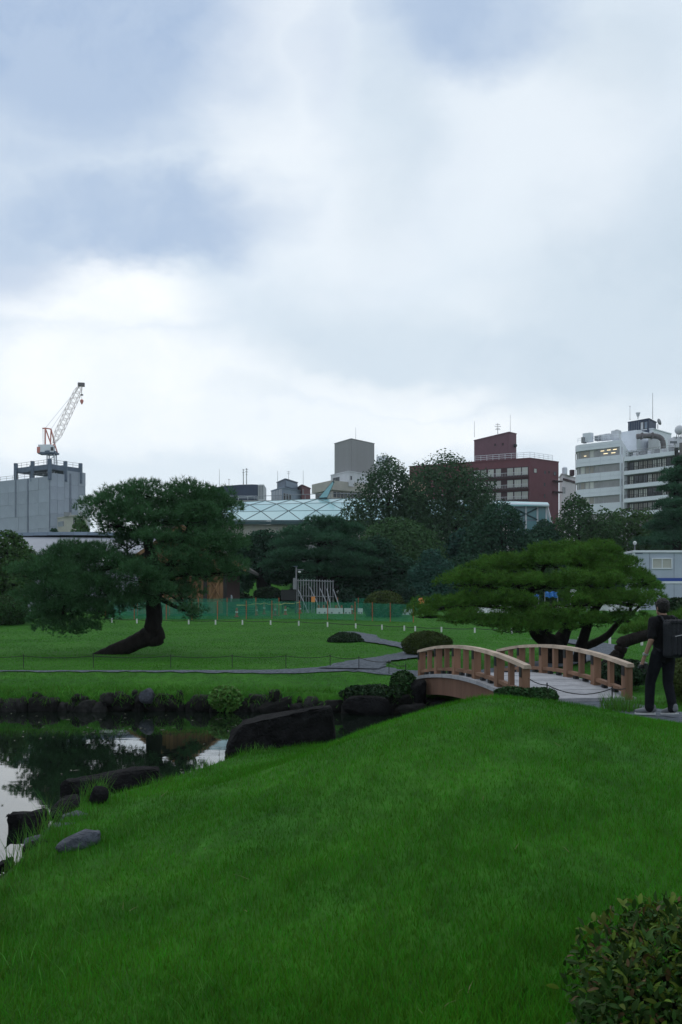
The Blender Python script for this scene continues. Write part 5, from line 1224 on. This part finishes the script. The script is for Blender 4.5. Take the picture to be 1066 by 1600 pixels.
net_m = bpy.data.materials.new('green_net'); net_m.use_nodes = True
n_, l_ = net_m.node_tree.nodes, net_m.node_tree.links; b_ = n_['Principled BSDF']; b_.inputs['Base Color'].default_value = (.015, .20, .12, 1); b_.inputs['Roughness'].default_value = .8
tr_ = n_.new('ShaderNodeBsdfTransparent'); mx = n_.new('ShaderNodeMixShader'); tx = n_.new('ShaderNodeTexNoise'); tx.inputs['Scale'].default_value = .8
tcn = n_.new('ShaderNodeTexCoord'); l_.new(tcn.outputs['Object'], tx.inputs['Vector']); mrn = n_.new('ShaderNodeMapRange'); mrn.inputs[3].default_value = .38; mrn.inputs[4].default_value = .60; l_.new(tx.outputs['Fac'], mrn.inputs[0])
l_.new(mrn.outputs[0], mx.inputs[0]); l_.new(tr_.outputs[0], mx.inputs[1]); l_.new(b_.outputs[0], mx.inputs[2]); l_.new(mx.outputs[0], n_['Material Output'].inputs['Surface'])
M_rod = mat('orange_rod', (.40, .09, .04), .7, .2, 3)
def net_fence(label, pts, hgt):
    P = [Vector((x, y, h1(x, y))) for x, y in pts]; t = thing('net_fence', label, 'fence', tuple(P[0])); V, Fq = [], []
    for i in range(len(P) - 1):
        for k in range(6 + (i == len(P) - 2)):
            q = P[i].lerp(P[i + 1], k / 6); z0 = h1(q.x, q.y)
            for j in range(4): V.append((q.x, q.y + .04 * math.sin(k * 2.1 + j), z0 + hgt * j / 3 * (1 - .03 * math.sin(math.pi * k / 6)) + .02))
    n = len(V) // 4
    for i in range(n - 1):
        for j in range(3): Fq.append((i * 4 + j, i * 4 + 4 + j, i * 4 + 5 + j, i * 4 + 1 + j))
    m = MB(); m.v = V; m.f = Fq; m.build('net', net_m, t)
    for p in P: MB().tube([p - Vector((0, 0, .1)), p + Vector((0, 0, hgt + .06))], .022, 5).build('post', M_rod, t)
    return t
net_fence('knee-high green net fence on orange rods across the far lawn', pxs([165, 210, 260, 300, 340, 385, 425, 468, 512, 555, 582, 610, 646], lambda p: 56.5 + .004 * (400 - p)), 1.0)
net_fence('darker green net fence further back, in front of the timber hut', pxs([165, 215, 265, 310, 355, 400, 436], lambda p: 60.6 - .006 * (p - 165)), 1.05)
net_fence('green net fence at the back of the building site', pxs([528, 560, 590, 625, 655], 70), 1.0)

# ------------------------------------------------------------------ building site things on the far lawn
M_cone = mat('signal_red', (.34, .045, .035), .6, .15, 3)
M_orange = mat('orange_board', (.62, .24, .07), .6, .12, 3)
M_wplastic = mat('white_barrier', (.60, .62, .64), .6, .1, 2)
M_tarp = mat('blue_tarp', (.05, .20, .55), .5, .25, 3, .5, 6)
Ds = 64.0
def gz(px, d): return h1(X(px, d), d)
names = ['first', 'second', 'third', 'fourth', 'fifth', 'sixth', 'seventh', 'eighth', 'ninth', 'tenth', 'eleventh']
cones = [(370, 58.6), (401, 60.2), (413, 61), (430, 59.5), (446, 60.5), (469, 63), (498, 63.5), (506, 63.2), (525, 63.5), (534, 63.4), (550, 63)]
bprof = None
for i, (px, d) in enumerate(cones):
    x = X(px, d); z = h1(x, d)
    t = thing('barricade_post', f'{names[i]} small red barricade post from the left on the building site', 'barricade', (x, d, z), group='red barricade posts on the building site')
    if bprof is None:
        bprof = (MB().lathe((0, 0, 0), [(.20, 0), (.20, .05), (.10, .08), (.085, .55), (.05, .6)], 10).mesh('cone', M_cone), MB().lathe((0, 0, 0), [(.12, .28), (.115, .38)], 10).mesh('band', M_wplastic))
    hgt = 1.15 if px in (413, 430) else .9
    for nm, me in zip(('cone', 'band'), bprof): o = put(nm, me, t); o.scale = (.7, .7, hgt)
bt = thing('barrier_tape', 'yellow and black tape strung between the red barricade posts', 'tape', at(370, 948, 59))
mb = MB()
for (a, d1), (b, d2) in zip(cones[:5], cones[1:6]): p, q = at(a, 0, d1), at(b, 0, d2); p.z = h1(p.x, p.y) + .7; q.z = h1(q.x, q.y) + .7; mb.tube([p, p.lerp(q, .5) - Vector((0, 0, .06)), q], .022, 4)
mb.build('tape', mat('tape_yellow', (.55, .42, .12), .6, .3, 8), bt)
# lying timber on the site
lt = thing('timber_pile', 'low dark pile of timber behind the net fence', 'timber pile', at(384, 952, 61))
for k in range(9): MB().box(Vector((X(381, 61) + .1 * random.uniform(-1, 1), 61 + .2 * (k % 3), gz(381, 61) + .1 + .14 * (k // 3))), (1.7, .16, .11), random.uniform(-.04, .04)).build('beam', M_bark, lt)
# black board
bd = thing('notice_board', 'plain black board standing on two legs by the steel frame', 'board', at(450, 955, 62))
b0 = gz(450, 62); MB().box((X(450, 62), 62, Z(926, 62) - .15), (.85, .05, .65)).build('panel', M_black, bd)
for px in (441.5, 462): MB().box((X(px, 62), 62.06, (Z(921, 62) + b0) / 2), (.09, .09, Z(921, 62) - b0)).build('leg', M_black, bd)
# steel tube frame with raking props
sf = thing('steel_frame', 'upright frame of grey steel tubes with slanting props', 'scaffold', at(492, 950, 66))
g0 = gz(490, 66)
for i in range(14):
    px = 466 + i * 4.2; MB().tube([(X(px, 66), 66, g0 - .1), (X(px, 66), 66, Z(904.5 + .15 * i, 66))], .035, 5).build('tube', M_grey, sf)
for py in (907, 931): MB().tube([at(461, py, 65.95), at(522, py + 1.5, 65.95)], .028, 5).build('crossbar', M_grey, sf)
for a, y0, b in ((466, 921, 482), (484, 917, 503), (500, 919, 518), (511, 920, 519), (521, 921, 534)):
    MB().tube([at(a, y0, 65.9), (X(b, 64.6), 64.6, gz(b, 64.6))], .035, 5).build('prop', M_grey, sf)
MB().box(at(460.5, 912, 66), (.2, .12, .75)).build('end_plate', M_grey, sf)
lp = thing('lamp_post', 'slim lamp post with a side arm and camera above the steel frame', 'lamp post', (X(463, 66.5), 66.5, gz(463, 66.5)))
MB().tube([(X(463, 66.5), 66.5, gz(463, 66.5) - .1), at(463, 886, 66.5)], [.06, .045], 8).build('pole', M_grey, lp)
MB().box(at(462, 885, 66.4), (.26, .25, .05)).build('solar_panel', M_steel, lp); MB().tube([at(463, 890.5, 66.5), at(475, 890.3, 66.5)], .022, 5).build('arm', M_grey, lp); MB().lathe(at(468, 894.5, 66.5), [(.03, .1), (.11, .06), (.1, 0), (.03, -.04)], 9).build('camera_dome', M_wplastic, lp)
ob = thing('orange_board', 'small orange board on a post in front of the steel frame', 'sign', (X(489.5, 63), 63, gz(489, 63)))
MB().box(at(489.5, 936.5, 63), (.24, .06, .36)).build('panel', M_orange, ob); MB().tube([(X(489, 63.06), 63.06, gz(489, 63)), at(489, 938, 63.06)], .02, 5).build('post', M_grey, ob)
for i, (a, b, d, lab) in enumerate(((495, 512, 62.5, 'left white barrier block in front of the steel frame'), (513, 536, 62.6, 'long white barrier block in front of the steel frame'), (538, 549, 62.8, 'short white barrier block beside the saplings'), (559, 567, 63, 'white barrier block just left of the dome shrub'), (629, 644, 61.5, 'white barrier block between dome shrub and orange hut'))):
    t = thing('barrier_block', lab, 'barrier', (X((a + b) / 2, d), d, gz((a + b) / 2, d)), group='white barrier blocks on the site'); w = (b - a) * d / F; c = Vector(t.location)
    p = [(c.x - w / 2, d - .2, c.z), (c.x - w / 2, d + .2, c.z), (c.x - w / 2, d + .1, c.z + .36), (c.x - w / 2, d - .1, c.z + .36)]
    MB().extrude(p, (w, 0, 0)).build('block', M_wplastic, t)
    for k in range(2): MB().box((c.x + (k - .5) * w * .5, d - .17, c.z + .07), (.1, .06, .1)).build('foot', M_grey, t)
oh = thing('orange_hut', 'tiny orange-roofed box on a stand left of the right pine', 'box', (X(659, 60), 60, gz(659, 60)))
MB().extrude([at(654.5, 938, 60), at(664, 938, 60), at(663, 934, 60), at(656, 934, 60)], (0, .4, 0)).build('roof', M_orange, oh); MB().box(at(659, 941, 60.2), (.3, .3, .22)).build('box', M_orange, oh); MB().tube([(X(659, 60.2), 60.2, gz(659, 60)), at(659, 942, 60.2)], .03, 5).build('post', M_grey, oh)
# white sheeting and blue tarp glimpsed through the right pine
def sheet(name, label, px, py, d, w, h, m, cat):
    c = at(px, py, d); t = thing(name, label, cat, (c.x, d, h1(c.x, d))); mb = MB(); n = 10
    V = [(c.x + (i / n - .5) * w, d + .1 * math.sin(i * 1.9 + j), c.z + (j / 3 - .5) * h + .05 * math.sin(i * 1.3)) for i in range(n + 1) for j in range(4)]
    mb.v = V + [(v[0], v[1] + .05, v[2]) for v in V]; N_ = (n + 1) * 4
    for i in range(n):
        for j in range(3): q = (i * 4 + j, i * 4 + 4 + j, i * 4 + 5 + j, i * 4 + 1 + j); mb.f += [q, tuple(N_ + a for a in q[::-1])]
    mb.build('cloth', m, t)
    for k in (-1, 1): MB().tube([(c.x + k * w / 2, d + .1, h1(c.x, d) - .1), (c.x + k * w / 2, d + .1, c.z + h / 2)], .03, 5).build('pole', M_grey, t)
    return t
sheet('tarp', 'bright blue tarpaulin glimpsed through the right pine', 862, 929, 70, .9, .38, M_tarp, 'tarp')
sheet('tarp', 'small blue tarpaulin left of the brighter one behind the right pine', 838, 932, 71, .4, .25, M_tarp, 'tarp')
sheet('white_sheet', 'low white site sheeting behind the left side of the right pine', 772, 952, 66, 2.4, .5, M_wplastic, 'screen')
sheet('white_sheet', 'white site sheeting behind the middle of the right pine', 905, 928, 72, 1.2, .6, M_wplastic, 'screen')
sheet('white_sheet', 'white site sheeting in front of the cabin behind the pine', 968, 943, 74, 3.2, 1.1, M_wplastic, 'screen')
sheet('white_sheet', 'small white paper notice behind the pine fork', 838, 974, 45, .30, .14, M_wplastic, 'screen')

# white two-storey site cabin
Dv = 85.0; M_cabin = mat('cabin_panel', (.36, .41, .50), .6, .08, .6, objvar=.03); M_blue = mat('cabin_blue', (.03, .07, .30), .5, .1, 1)
cb = thing('site_cabin', 'white two-storey site cabin with a blue band at the right edge', 'cabin', (X(990, Dv), Dv, gz(1020, Dv)))
x0, x1, zb0, zm, zt = X(990, Dv), X(1150, Dv), gz(1020, Dv) - .1, Z(907, Dv), Z(861.5, Dv)
MB().box(((x0 + x1) / 2, Dv + 1.3, (zb0 + zt) / 2), (x1 - x0, 2.4, zt - zb0 - .1)).build('core', M_cabin, cb)
Wc = Wall((x0, Dv), (x1, Dv))
us = [0, 1.35, 3.45, 5.2, 7.0, Wc.len]
for i in range(5):
    panel('wall_panel', Wc, us[i] + .015, us[i + 1] - .015, zm + .22, zt - .12, M_cabin, cb, .06, .14); panel('wall_panel', Wc, us[i] + .015, us[i + 1] - .015, zb0, zm - .28, M_cabin, cb, .06, .14)
panel('blue_band', Wc, -.02, Wc.len, zm - .06, zm + .2, M_blue, cb, .1, .2); panel('white_band', Wc, -.02, Wc.len, zm - .26, zm - .07, M_white, cb, .12, .2)
panel('roof_edge', Wc, -.1, Wc.len, zt - .1, zt + .08, M_white, cb, .2, 2.9); panel('corner_post', Wc, -.08, .12, zb0, zt - .12, M_white, cb, .1, .2)
panel('name_strip', Wc, .1, .75, zt - .22, zt - .14, M_steel, cb, .1, .1)
u = Wc.upx(1018); window(Wc, u, Wc.upx(1050), Z(889, Dv), Z(872, Dv), M_blind, cb, M_white, .08, 1, .12)
pl = thing('roof_light', 'white lamp on a thin pole at the corner of the site cabin', 'lamp', (X(992, Dv + .5), Dv + .5, zt)); MB().tube([(X(992, Dv + .5), Dv + .5, zt), at(992, 850, Dv + .5)], .04, 6).build('pole', M_grey, pl); MB().lathe(at(992, 851, Dv + .5), [(.08, 0), (.16, .1), (.16, .22), (.06, .3)], 10).build('lamp_head', M_wplastic, pl)
MB().box((X(986, Dv + 1), Dv + 1.5, Z(880, Dv)), (.7, 1.0, 1.4)).build('side_box', M_white, cb)




# ------------------------------------------------------------------ people
def remeshed(name, chains, voxel, m, parent, smooth_it=6, tf=None, extra=None):
    """chains of (points, radii[, flat]) fused into one continuous skin"""
    mb = MB()
    for ch in chains:
        pts, rad = [Vector(p) for p in ch[0]], ch[1]; sq = ch[2] if len(ch) > 2 else (1, 1, 1)
        for i in range(len(pts) - 1):
            a, b, ra, rb = pts[i], pts[i + 1], rad[i], rad[i + 1]; n = max(2, int((b - a).length / (min(ra, rb) * .35)) + 1)
            for k in range(n + 1):
                t = k / n; c = a.lerp(b, t); r = ra + (rb - ra) * t; bm = len(mb.v)
                for (vx, vy, vz) in _ico_v: mb.v.append((c.x + vx * r * sq[0], c.y + vy * r * sq[1], c.z + vz * r * sq[2]))
                mb.f += [tuple(bm + q for q in f) for f in _ico_f]
    if extra: extra(mb)
    me = mb.mesh(name, m); o = bpy.data.objects.new('tmp', me); COL.objects.link(o)
    r_ = o.modifiers.new('r', 'REMESH'); r_.mode = 'VOXEL'; r_.voxel_size = voxel
    if smooth_it: q = o.modifiers.new('s', 'SMOOTH'); q.factor = .5; q.iterations = smooth_it
    me2 = bpy.data.meshes.new_from_object(o.evaluated_get(bpy.context.evaluated_depsgraph_get())); bpy.data.objects.remove(o)
    me2.name = name; me2.materials.clear(); me2.materials.append(m)
    me2.polygons.foreach_set('use_smooth', [True] * len(me2.polygons))
    return put(name, me2, parent)
_b = bmesh.new(); bmesh.ops.create_icosphere(_b, subdivisions=2, radius=1); _ico_v = [v.co[:] for v in _b.verts]; _ico_f = [[v.index for v in f.verts] for f in _b.faces]; _b.free()

M_skin = mat('skin', (.26, .155, .115), .55, .12, 6, 0, 1, .35)
M_shirt = mat('black_cloth', (.0085, .0085, .010), .9, .35, 8, .5, 30, .1)
M_jeans = mat('dark_jeans', (.010, .011, .015), .9, .4, 9, .5, 60, .1)
M_pack = mat('pack_cloth', (.011, .013, .018), .7, .35, 7, .4, 50, .25)
M_hair = mat('black_hair', (.008, .007, .007), .6, .4, 30, .8, 60, .3)
M_shoe = mat('grey_shoe', (.13, .14, .155), .7, .2, 12)
M_sole = mat('pale_sole', (.42, .43, .44), .6, .1, 12)
M_watch = mat('watch_metal', (.40, .40, .42), .3, .1, 9, metallic=.6)

mx_, my_ = X(1037, 14.75), 14.75; mz = h1(mx_, my_) + .04
fw = Vector((-.36, .93, 0)).normalized(); yaw = math.atan2(-fw.x, fw.y)      # local +Y is the walking direction
man = thing('person', 'man in black shirt and jeans walking to the bridge, seen from behind', 'person', (mx_, my_, mz), yaw)
LA, RA = (-.105, .20, .085), (.095, -.07, .085)            # ankles
LK, RK = (-.105, .17, .49), (.10, .03, .49); LH, RH = (-.095, .01, .90), (.095, .0, .90)
LS, RS = (-.185, .0, 1.395), (.185, .0, 1.395); LE, LW = (-.27, -.06, 1.125), (-.295, .05, .885); RE, RW = (.26, -.02, 1.12), (.22, .20, 1.0)
fing = []
palm = [LW, (-.298, .075, .845), (-.298, .10, .80)]
for k, (dy, ln) in enumerate(((-.03, .065), (-.008, .075), (.014, .078), (.036, .07))):   # four fingers curled round the camera grip
    b0 = Vector((-.300, .095 + dy * .9, .80 - .004 * k)); fing.append(([tuple(b0), tuple(b0 + Vector((-.012, .012, -.035))), tuple(b0 + Vector((.004, .018, -.062))), tuple(b0 + Vector((.026, .016, -.070 * ln / .075)))], [.011, .010, .009, .008]))
fing.append(([(-.285, .085, .845), (-.262, .115, .818), (-.258, .128, .785)], [.013, .0115, .0095]))        # thumb
rfing = []
for k in range(4):
    b0 = Vector((.205 - .018 * (k - 1.5), .27, 1.035 - .006 * k)); rfing.append(([tuple(b0), tuple(b0 + Vector((-.01, .035, -.005))), tuple(b0 + Vector((-.015, .05, -.03))), tuple(b0 + Vector((-.012, .04, -.055)))], [.011, .010, .009, .008]))
rfing.append(([(.195, .225, 1.03), (.165, .25, 1.045), (.150, .275, 1.04)], [.013, .0115, .0095]))
HD = (-.012, .025, 1.585)
body = [([(0, 0, .90), (0, .0, 1.05), (0, .0, 1.22), (0, -.005, 1.36)], [.125, .115, .125, .12], (1.25, .82, 1)), ([LS, RS], [.062, .062]),
        ([(0, -.01, 1.40), (-.002, .0, 1.47), (-.006, .012, 1.53)], [.06, .053, .055]),
        ([(HD[0], HD[1] - .012, HD[2] + .028), (HD[0], HD[1] - .004, HD[2] + .035)], [.092, .092], (.86, 1.02, 1.06)), ([(HD[0] - .006, HD[1] + .035, HD[2] - .045), (HD[0] - .01, HD[1] + .05, HD[2] - .072)], [.055, .034]),
        ([(HD[0] - .008, HD[1] + .082, HD[2] + .02), (HD[0] - .012, HD[1] + .104, HD[2] - .012)], [.011, .013]), ([(HD[0] - .01, HD[1] + .078, HD[2] - .045), (HD[0] + .006, HD[1] + .078, HD[2] - .045)], [.009, .009]),
        ([(HD[0] - .082, HD[1] - .008, HD[2] + .02), (HD[0] - .086, HD[1] - .012, HD[2] - .02)], [.014, .010]), ([(HD[0] + .074, HD[1] - .008, HD[2] + .02), (HD[0] + .078, HD[1] - .012, HD[2] - .02)], [.014, .010]),
        ([LS, LE, LW], [.055, .043, .028]), (palm, [.027, .034, .033], (.62, 1.1, 1)), ([RS, RE, RW], [.055, .043, .028]), ([RW, (.212, .235, 1.02), (.205, .262, 1.03)], [.027, .033, .032], (1, 1, .62)),
        ([LH, LK, LA], [.085, .058, .040]), ([RH, RK, RA], [.085, .058, .040])] + fing + rfing
remeshed('body', body, .0075, M_skin, man, 3)
remeshed('shirt', [([(0, 0, .90), (0, .0, 1.0), (0, .0, 1.2), (0, -.005, 1.37)], [.148, .138, .148, .135], (1.25, .86, 1)), ([LS, RS], [.078, .078]), ([(0, -.012, 1.40), (0, -.008, 1.445)], [.075, .060]), ([LS, tuple(Vector(LS).lerp(Vector(LE), .82))], [.079, .070]), ([RS, tuple(Vector(RS).lerp(Vector(RE), .82))], [.079, .070])], .013, M_shirt, man, 4)
remeshed('trousers', [([(-.05, 0, .93), (.05, 0, .93)], [.132, .132], (1.05, .95, 1)), ([LH, LK, (LA[0], LA[1] - .01, .16), (LA[0], LA[1] - .012, .10)], [.108, .080, .072, .074]), ([RH, RK, (RA[0], RA[1] - .01, .16), (RA[0], RA[1] - .012, .10)], [.108, .080, .070, .072])], .012, M_jeans, man, 4)
def hair_tufts(mb):
    rr = np.random.default_rng(3)
    for q in unit(rr.normal(0, 1, (150, 3)) + np.array([0, -.35, .55])):
        c = Vector((HD[0], HD[1] - .016, HD[2] + .04)) + Vector((q[0] * .084, q[1] * .098, q[2] * .102)); e = c + Vector((q[0] * .02 + rr.normal(0, .008), q[1] * .02 + rr.normal(0, .008), q[2] * .012 + .006)); mb.tube([c - Vector(q) * .02, c, e], [.015, .013, .003], 5)
remeshed('hair', [([(HD[0], HD[1] - .022, HD[2] + .055), (HD[0], HD[1] - .030, HD[2] + .015)], [.106, .098], (.92, 1.04, 1.0))], .006, M_hair, man, 1, extra=hair_tufts)
def shoe(a, toe_dir, pitch):
    t = Vector(toe_dir).normalized(); A = Vector(a); h_ = A - t * .06; to = A + t * .17
    g = .0
    sh = remeshed('shoe', [([h_ + Vector((0, 0, -.02 + pitch)), A + t * .05 + Vector((0, 0, -.03 + pitch * .6)), to + Vector((0, 0, -.048))], [.050, .046, .034], (1, 1, .95)), ([h_ + Vector((0, 0, .02 + pitch)), A + t * .02 + Vector((0, 0, .01 + pitch))], [.043, .043])], .009, M_shoe, man, 3)
    mb = MB(); s_ = Vector((-t.y, t.x, 0)); n = 7; top = []
    for k in range(n): q = k / (n - 1); w = .040 + .010 * math.sin(q * math.pi) - .012 * (q > .9); c = h_.lerp(to, q) + t * (.035 * (2 * q - 1)) + Vector((0, 0, -.072 + pitch * (1 - q) * 1.0)); top.append((c - s_ * w, c + s_ * w))
    L_ = [p[0] for p in top] + [p[1] for p in top[::-1]]; mb.extrude(L_, (0, 0, -.022)); put('sole', mb.mesh('sole', M_sole), sh)
shoe((LA[0], LA[1], .094), (-.80, .60, 0), .0); shoe((RA[0], RA[1], .094), (-.1, 1, 0), .03)
wt = MB(); wp = Vector(LW).lerp(Vector(LE), .12); dv = (Vector(LE) - Vector(LW)).normalized(); wt.tube([wp - dv * .012, wp + dv * .012], .037, 12); wt.tube([wp + Vector((-.034, .0, 0)), wp + Vector((-.046, 0, 0))], .02, 10)
put('wristwatch', wt.mesh('wristwatch', M_watch), man)

# backpack worn by the man: a thing of its own
bk = thing('backpack', 'large black backpack worn by the man at the right edge', 'backpack', (mx_, my_, mz), yaw)
def rbox(c, s, n=2): return [([(c[0] + a * (s[0] - s[3]), c[1] + b * (s[1] - s[3]), c[2] - s[2] + s[3]), (c[0] + a * (s[0] - s[3]), c[1] + b * (s[1] - s[3]), c[2] + s[2] - s[3])], [s[3], s[3]]) for a in (-1, -.33, .33, 1) for b in (-1, 0, 1)]
remeshed('pack_body', rbox((.012, -.235, 1.135), (.165, .105, .275, .055)), .013, M_pack, bk, 6)
remeshed('front_pocket', rbox((.012, -.345, 1.05), (.135, .035, .155, .03)), .011, M_pack, bk, 4)
remeshed('top_lid', rbox((.012, -.255, 1.385), (.150, .10, .045, .04)), .012, M_pack, bk, 5)
for sx in (-1, 1):
    mb = MB(); mb.tube(smooth_path([(sx * .10, -.16, 1.36), (sx * .115, -.07, 1.475), (sx * .12, .07, 1.43), (sx * .13, .13, 1.28), (sx * .14, .08, 1.08), (sx * .15, -.12, .95)]), .021, 8, 0, .5); put('strap', mb.mesh('strap', M_pack, smooth=True), bk)
mb = MB(); mb.tube([(.012, -.18, 1.425), (.012, -.19, 1.455), (.05, -.19, 1.455), (.05, -.18, 1.425)], .008, 6); put('grab_handle', mb.mesh('grab_handle', M_pack), bk)
mb = MB(); mb.tube([(-.10, -.372, 1.18), (.012, -.382, 1.20), (.125, -.372, 1.18)], .005, 5); put('zip', mb.mesh('zip', M_watch), bk)
# camera held low in the left hand
cm = thing('camera_in_hand', 'black camera held low in the left hand of the man', 'camera', (mx_, my_, mz), yaw)
M_cambody = mat('camera_black', (.012, .012, .013), .5, .2, 20); 
put('camera_body', MB().box((-.272, .112, .735), (.055, .125, .078)).mesh('camera_body', M_cambody), cm)
put('camera_top', MB().box((-.272, .112, .779), (.05, .118, .012)).box((-.272, .10, .791), (.03, .035, .014)).mesh('camera_top', M_watch), cm)
mb = MB(); mb.tube([(-.30, .10, .73), (-.34, .10, .725), (-.372, .10, .72)], [.030, .031, .028], 14); l_o = put('lens', mb.mesh('lens', M_cambody), cm)
mb = MB(); mb.tube([(-.373, .10, .72), (-.375, .10, .72)], [.022, .022], 12); put('lens_glass', mb.mesh('lens_glass', M_pane), l_o)
mb = MB(); mb.tube(smooth_path([(-.27, .05, .77), (-.30, .02, .72), (-.29, .04, .64), (-.27, .10, .62), (-.262, .16, .68), (-.27, .175, .765)]), .005, 5); put('strap', mb.mesh('strap', M_cambody), cm)
# distant figure by the hut
pw = thing('person', 'distant figure in a pale shirt standing by the timber hut', 'person', (X(358, 64.5), 64.5, h1(X(358, 64.5), 64.5)))
S_ = .80
def sc(l): return [(tuple(S_ * q for q in p)) for p in l]
remeshed('body', [(sc([(0, 0, .9), (0, 0, 1.35)]), [.11, .10], (1.2, .8, 1)), (sc([(0, 0, 1.4), (0, 0, 1.62)]), [.045, .075]), (sc([(-.1, 0, .9), (-.1, .05, .05)]), [.07, .045]), (sc([(.1, 0, .9), (.1, -.05, .05)]), [.07, .045]), (sc([(-.19, 0, 1.38), (-.24, .0, 1.1), (-.22, .1, .9)]), [.05, .04, .03]), (sc([(.19, 0, 1.38), (.24, .0, 1.1), (.22, .1, .9)]), [.05, .04, .03])], .02, M_skin, pw, 2)
remeshed('shirt', [(sc([(0, 0, .92), (0, 0, 1.38)]), [.13, .12], (1.25, .85, 1)), (sc([(-.19, 0, 1.38), (-.23, 0, 1.15)]), [.06, .055]), (sc([(.19, 0, 1.38), (.23, 0, 1.15)]), [.06, .055])], .025, mat('pale_blue_shirt', (.45, .50, .58), .8, .1, 5), pw, 2)
remeshed('trousers', [(sc([(0, 0, .9), (0, 0, .92)]), [.13, .13]), (sc([(-.1, 0, .88), (-.1, .05, .1)]), [.085, .06]), (sc([(.1, 0, .88), (.1, -.05, .1)]), [.085, .06])], .025, M_jeans, pw, 2)
put('hair', MB().lathe((0, -.01, 1.60 * S_), [(.05, -.02), (.085, .03), (.08, .07), (.03, .105)], 10).mesh('hair', M_hair), pw)

# ------------------------------------------------------------------ leafy bush in the right foreground
M_bl = [mat('bush_leaf', (.021, .060, .011), .65, .4, 6, 0, 1, .12, objvar=.4, island=.3, trans=.15), mat('bush_leaf_new', (.085, .165, .020), .6, .3, 6, 0, 1, .12, objvar=.3, island=.3, trans=.25), mat('bush_leaf_red', (.085, .055, .024), .6, .3, 6, 0, 1, .12, objvar=.3, trans=.1)]
def leaf_mesh(i, m, L=.042, W=.019):
    V, Fq = [], []; n = 5; r = random.Random(i); curl = r.uniform(.10, .35)
    for k in range(n + 1):
        t = k / n; w = W / 2 * math.sin(math.pi * min(1, t * .96 + .04)) ** .75 * (1 - .25 * t); z = -curl * L * t * t
        V += [(-w, t * L, z + w * .45), (0, t * L, z), (w, t * L, z + w * .45)]
    for k in range(n):
        for q in (0, 1): a = k * 3 + q; Fq.append((a, a + 1, a + 4, a + 3))
    me = bpy.data.meshes.new('leaf'); me.from_pydata(V, [], Fq); me.update(); me.materials.append(m); me.polygons.foreach_set('use_smooth', [True] * len(Fq)); return me, np.array(V), Fq
lv = [leaf_mesh(i, M_bl[(0, 0, 0, 0, 0, 1, 1, 2)[i]]) for i in range(8)]
bx, by = 1.20, 3.32; bz = h1(bx, by)
bush = thing('leafy_bush', 'dark broad-leaved bush in the bottom right foreground corner', 'bush', (bx, by, bz))
br = MB(); random.seed(21); r21 = np.random.default_rng(21)
blobs = [((0, 0, .36), (.44, .44, .27)), ((-.24, -.14, .32), (.20, .24, .22)), ((.2, -.22, .42), (.3, .25, .26)), ((.06, .08, .43), (.32, .32, .20)), ((-.15, -.25, .16), (.26, .2, .16)), ((.45, 0, .35), (.4, .4, .3)), ((.15, -.35, .18), (.4, .22, .2))]
C, N = crown_points(blobs, 17000, (.62, 1.02), .25, .16, .2, 77, 5.0); ok = C[:, 2] > .015; C, N = C[ok], N[ok]
tw = rng.choice(len(C), 90, replace=False)
for i in range(7): a = i * .9; br.tube([(.04 * math.cos(a), .04 * math.sin(a), -.03), (.13 * math.cos(a), .13 * math.sin(a), .18), (.27 * math.cos(a), .27 * math.sin(a), .40)], [.012, .009, .005], 5)
for i in tw: p = Vector(C[i]); br.tube([Vector((p.x * .35, p.y * .35, max(.08, p.z * .5))), p * .75 + Vector((0, 0, .02)), p], [.005, .0035, .002], 4)
put('twigs', br.mesh('twigs', M_bark), bush)
view = np.array([0, 0, EYE]) - (C + np.array([bx, by, bz])); facing = (unit(view) * N).sum(1) - .25 * np.abs(C[:, 0] + .15) + rng.normal(0, .15, len(C)); order = np.argsort(-facing)
def leaf_frame(n_):
    d = unit(n_ * .55 + r21.normal(0, .55, 3) + np.array([0, 0, .25])); u_ = unit(n_ * .5 + np.array([0, 0, .8]) + r21.normal(0, .35, 3)); x_ = unit(np.cross(d, u_)); u_ = np.cross(x_, d); return np.stack([x_, d, u_], 1)
bulk = {}
for rank, i in enumerate(order):
    R = leaf_frame(N[i]); s_ = r21.uniform(.6, 1.15); top_ = C[i][2] > .42
    k = int(r21.choice([0, 1, 2, 3, 4, 5, 6, 7], p=[.12, .12, .12, .12, .12, .18, .17, .05] if top_ else [.18, .18, .18, .17, .17, .05, .03, .04]))
    if rank < 300:
        o = put('leaf', lv[k][0], bush); M4 = Matrix.Identity(4)
        for a in range(3):
            for b in range(3): M4[a][b] = R[a, b] * s_
        M4.translation = Vector(C[i]); o.matrix_basis = M4
    else: bulk.setdefault(lv[k][0].materials[0].name, []).append((lv[k][1] * s_ @ R.T + C[i], np.array(lv[k][2])))
for mn, l in bulk.items():
    V, Fq = join(l); put('foliage', mesh_np('foliage', V, Fq, bpy.data.materials[mn], True), bush, kind='stuff')

# ------------------------------------------------------------------ thin summer haze
hz = bpy.data.materials.new('haze'); hz.use_nodes = True; hn = hz.node_tree.nodes; hn.clear()
ho = hn.new('ShaderNodeOutputMaterial'); hp = hn.new('ShaderNodeVolumePrincipled'); hp.inputs['Color'].default_value = (.76, .87, .95, 1)
hp.inputs['Density'].default_value = .00016; hp.inputs['Anisotropy'].default_value = .2
hz.node_tree.links.new(hp.outputs[0], ho.inputs['Volume'])
put('haze', MB().box((0, 470, 35), (1500, 1080, 75)).mesh('haze', hz), kind='stuff')
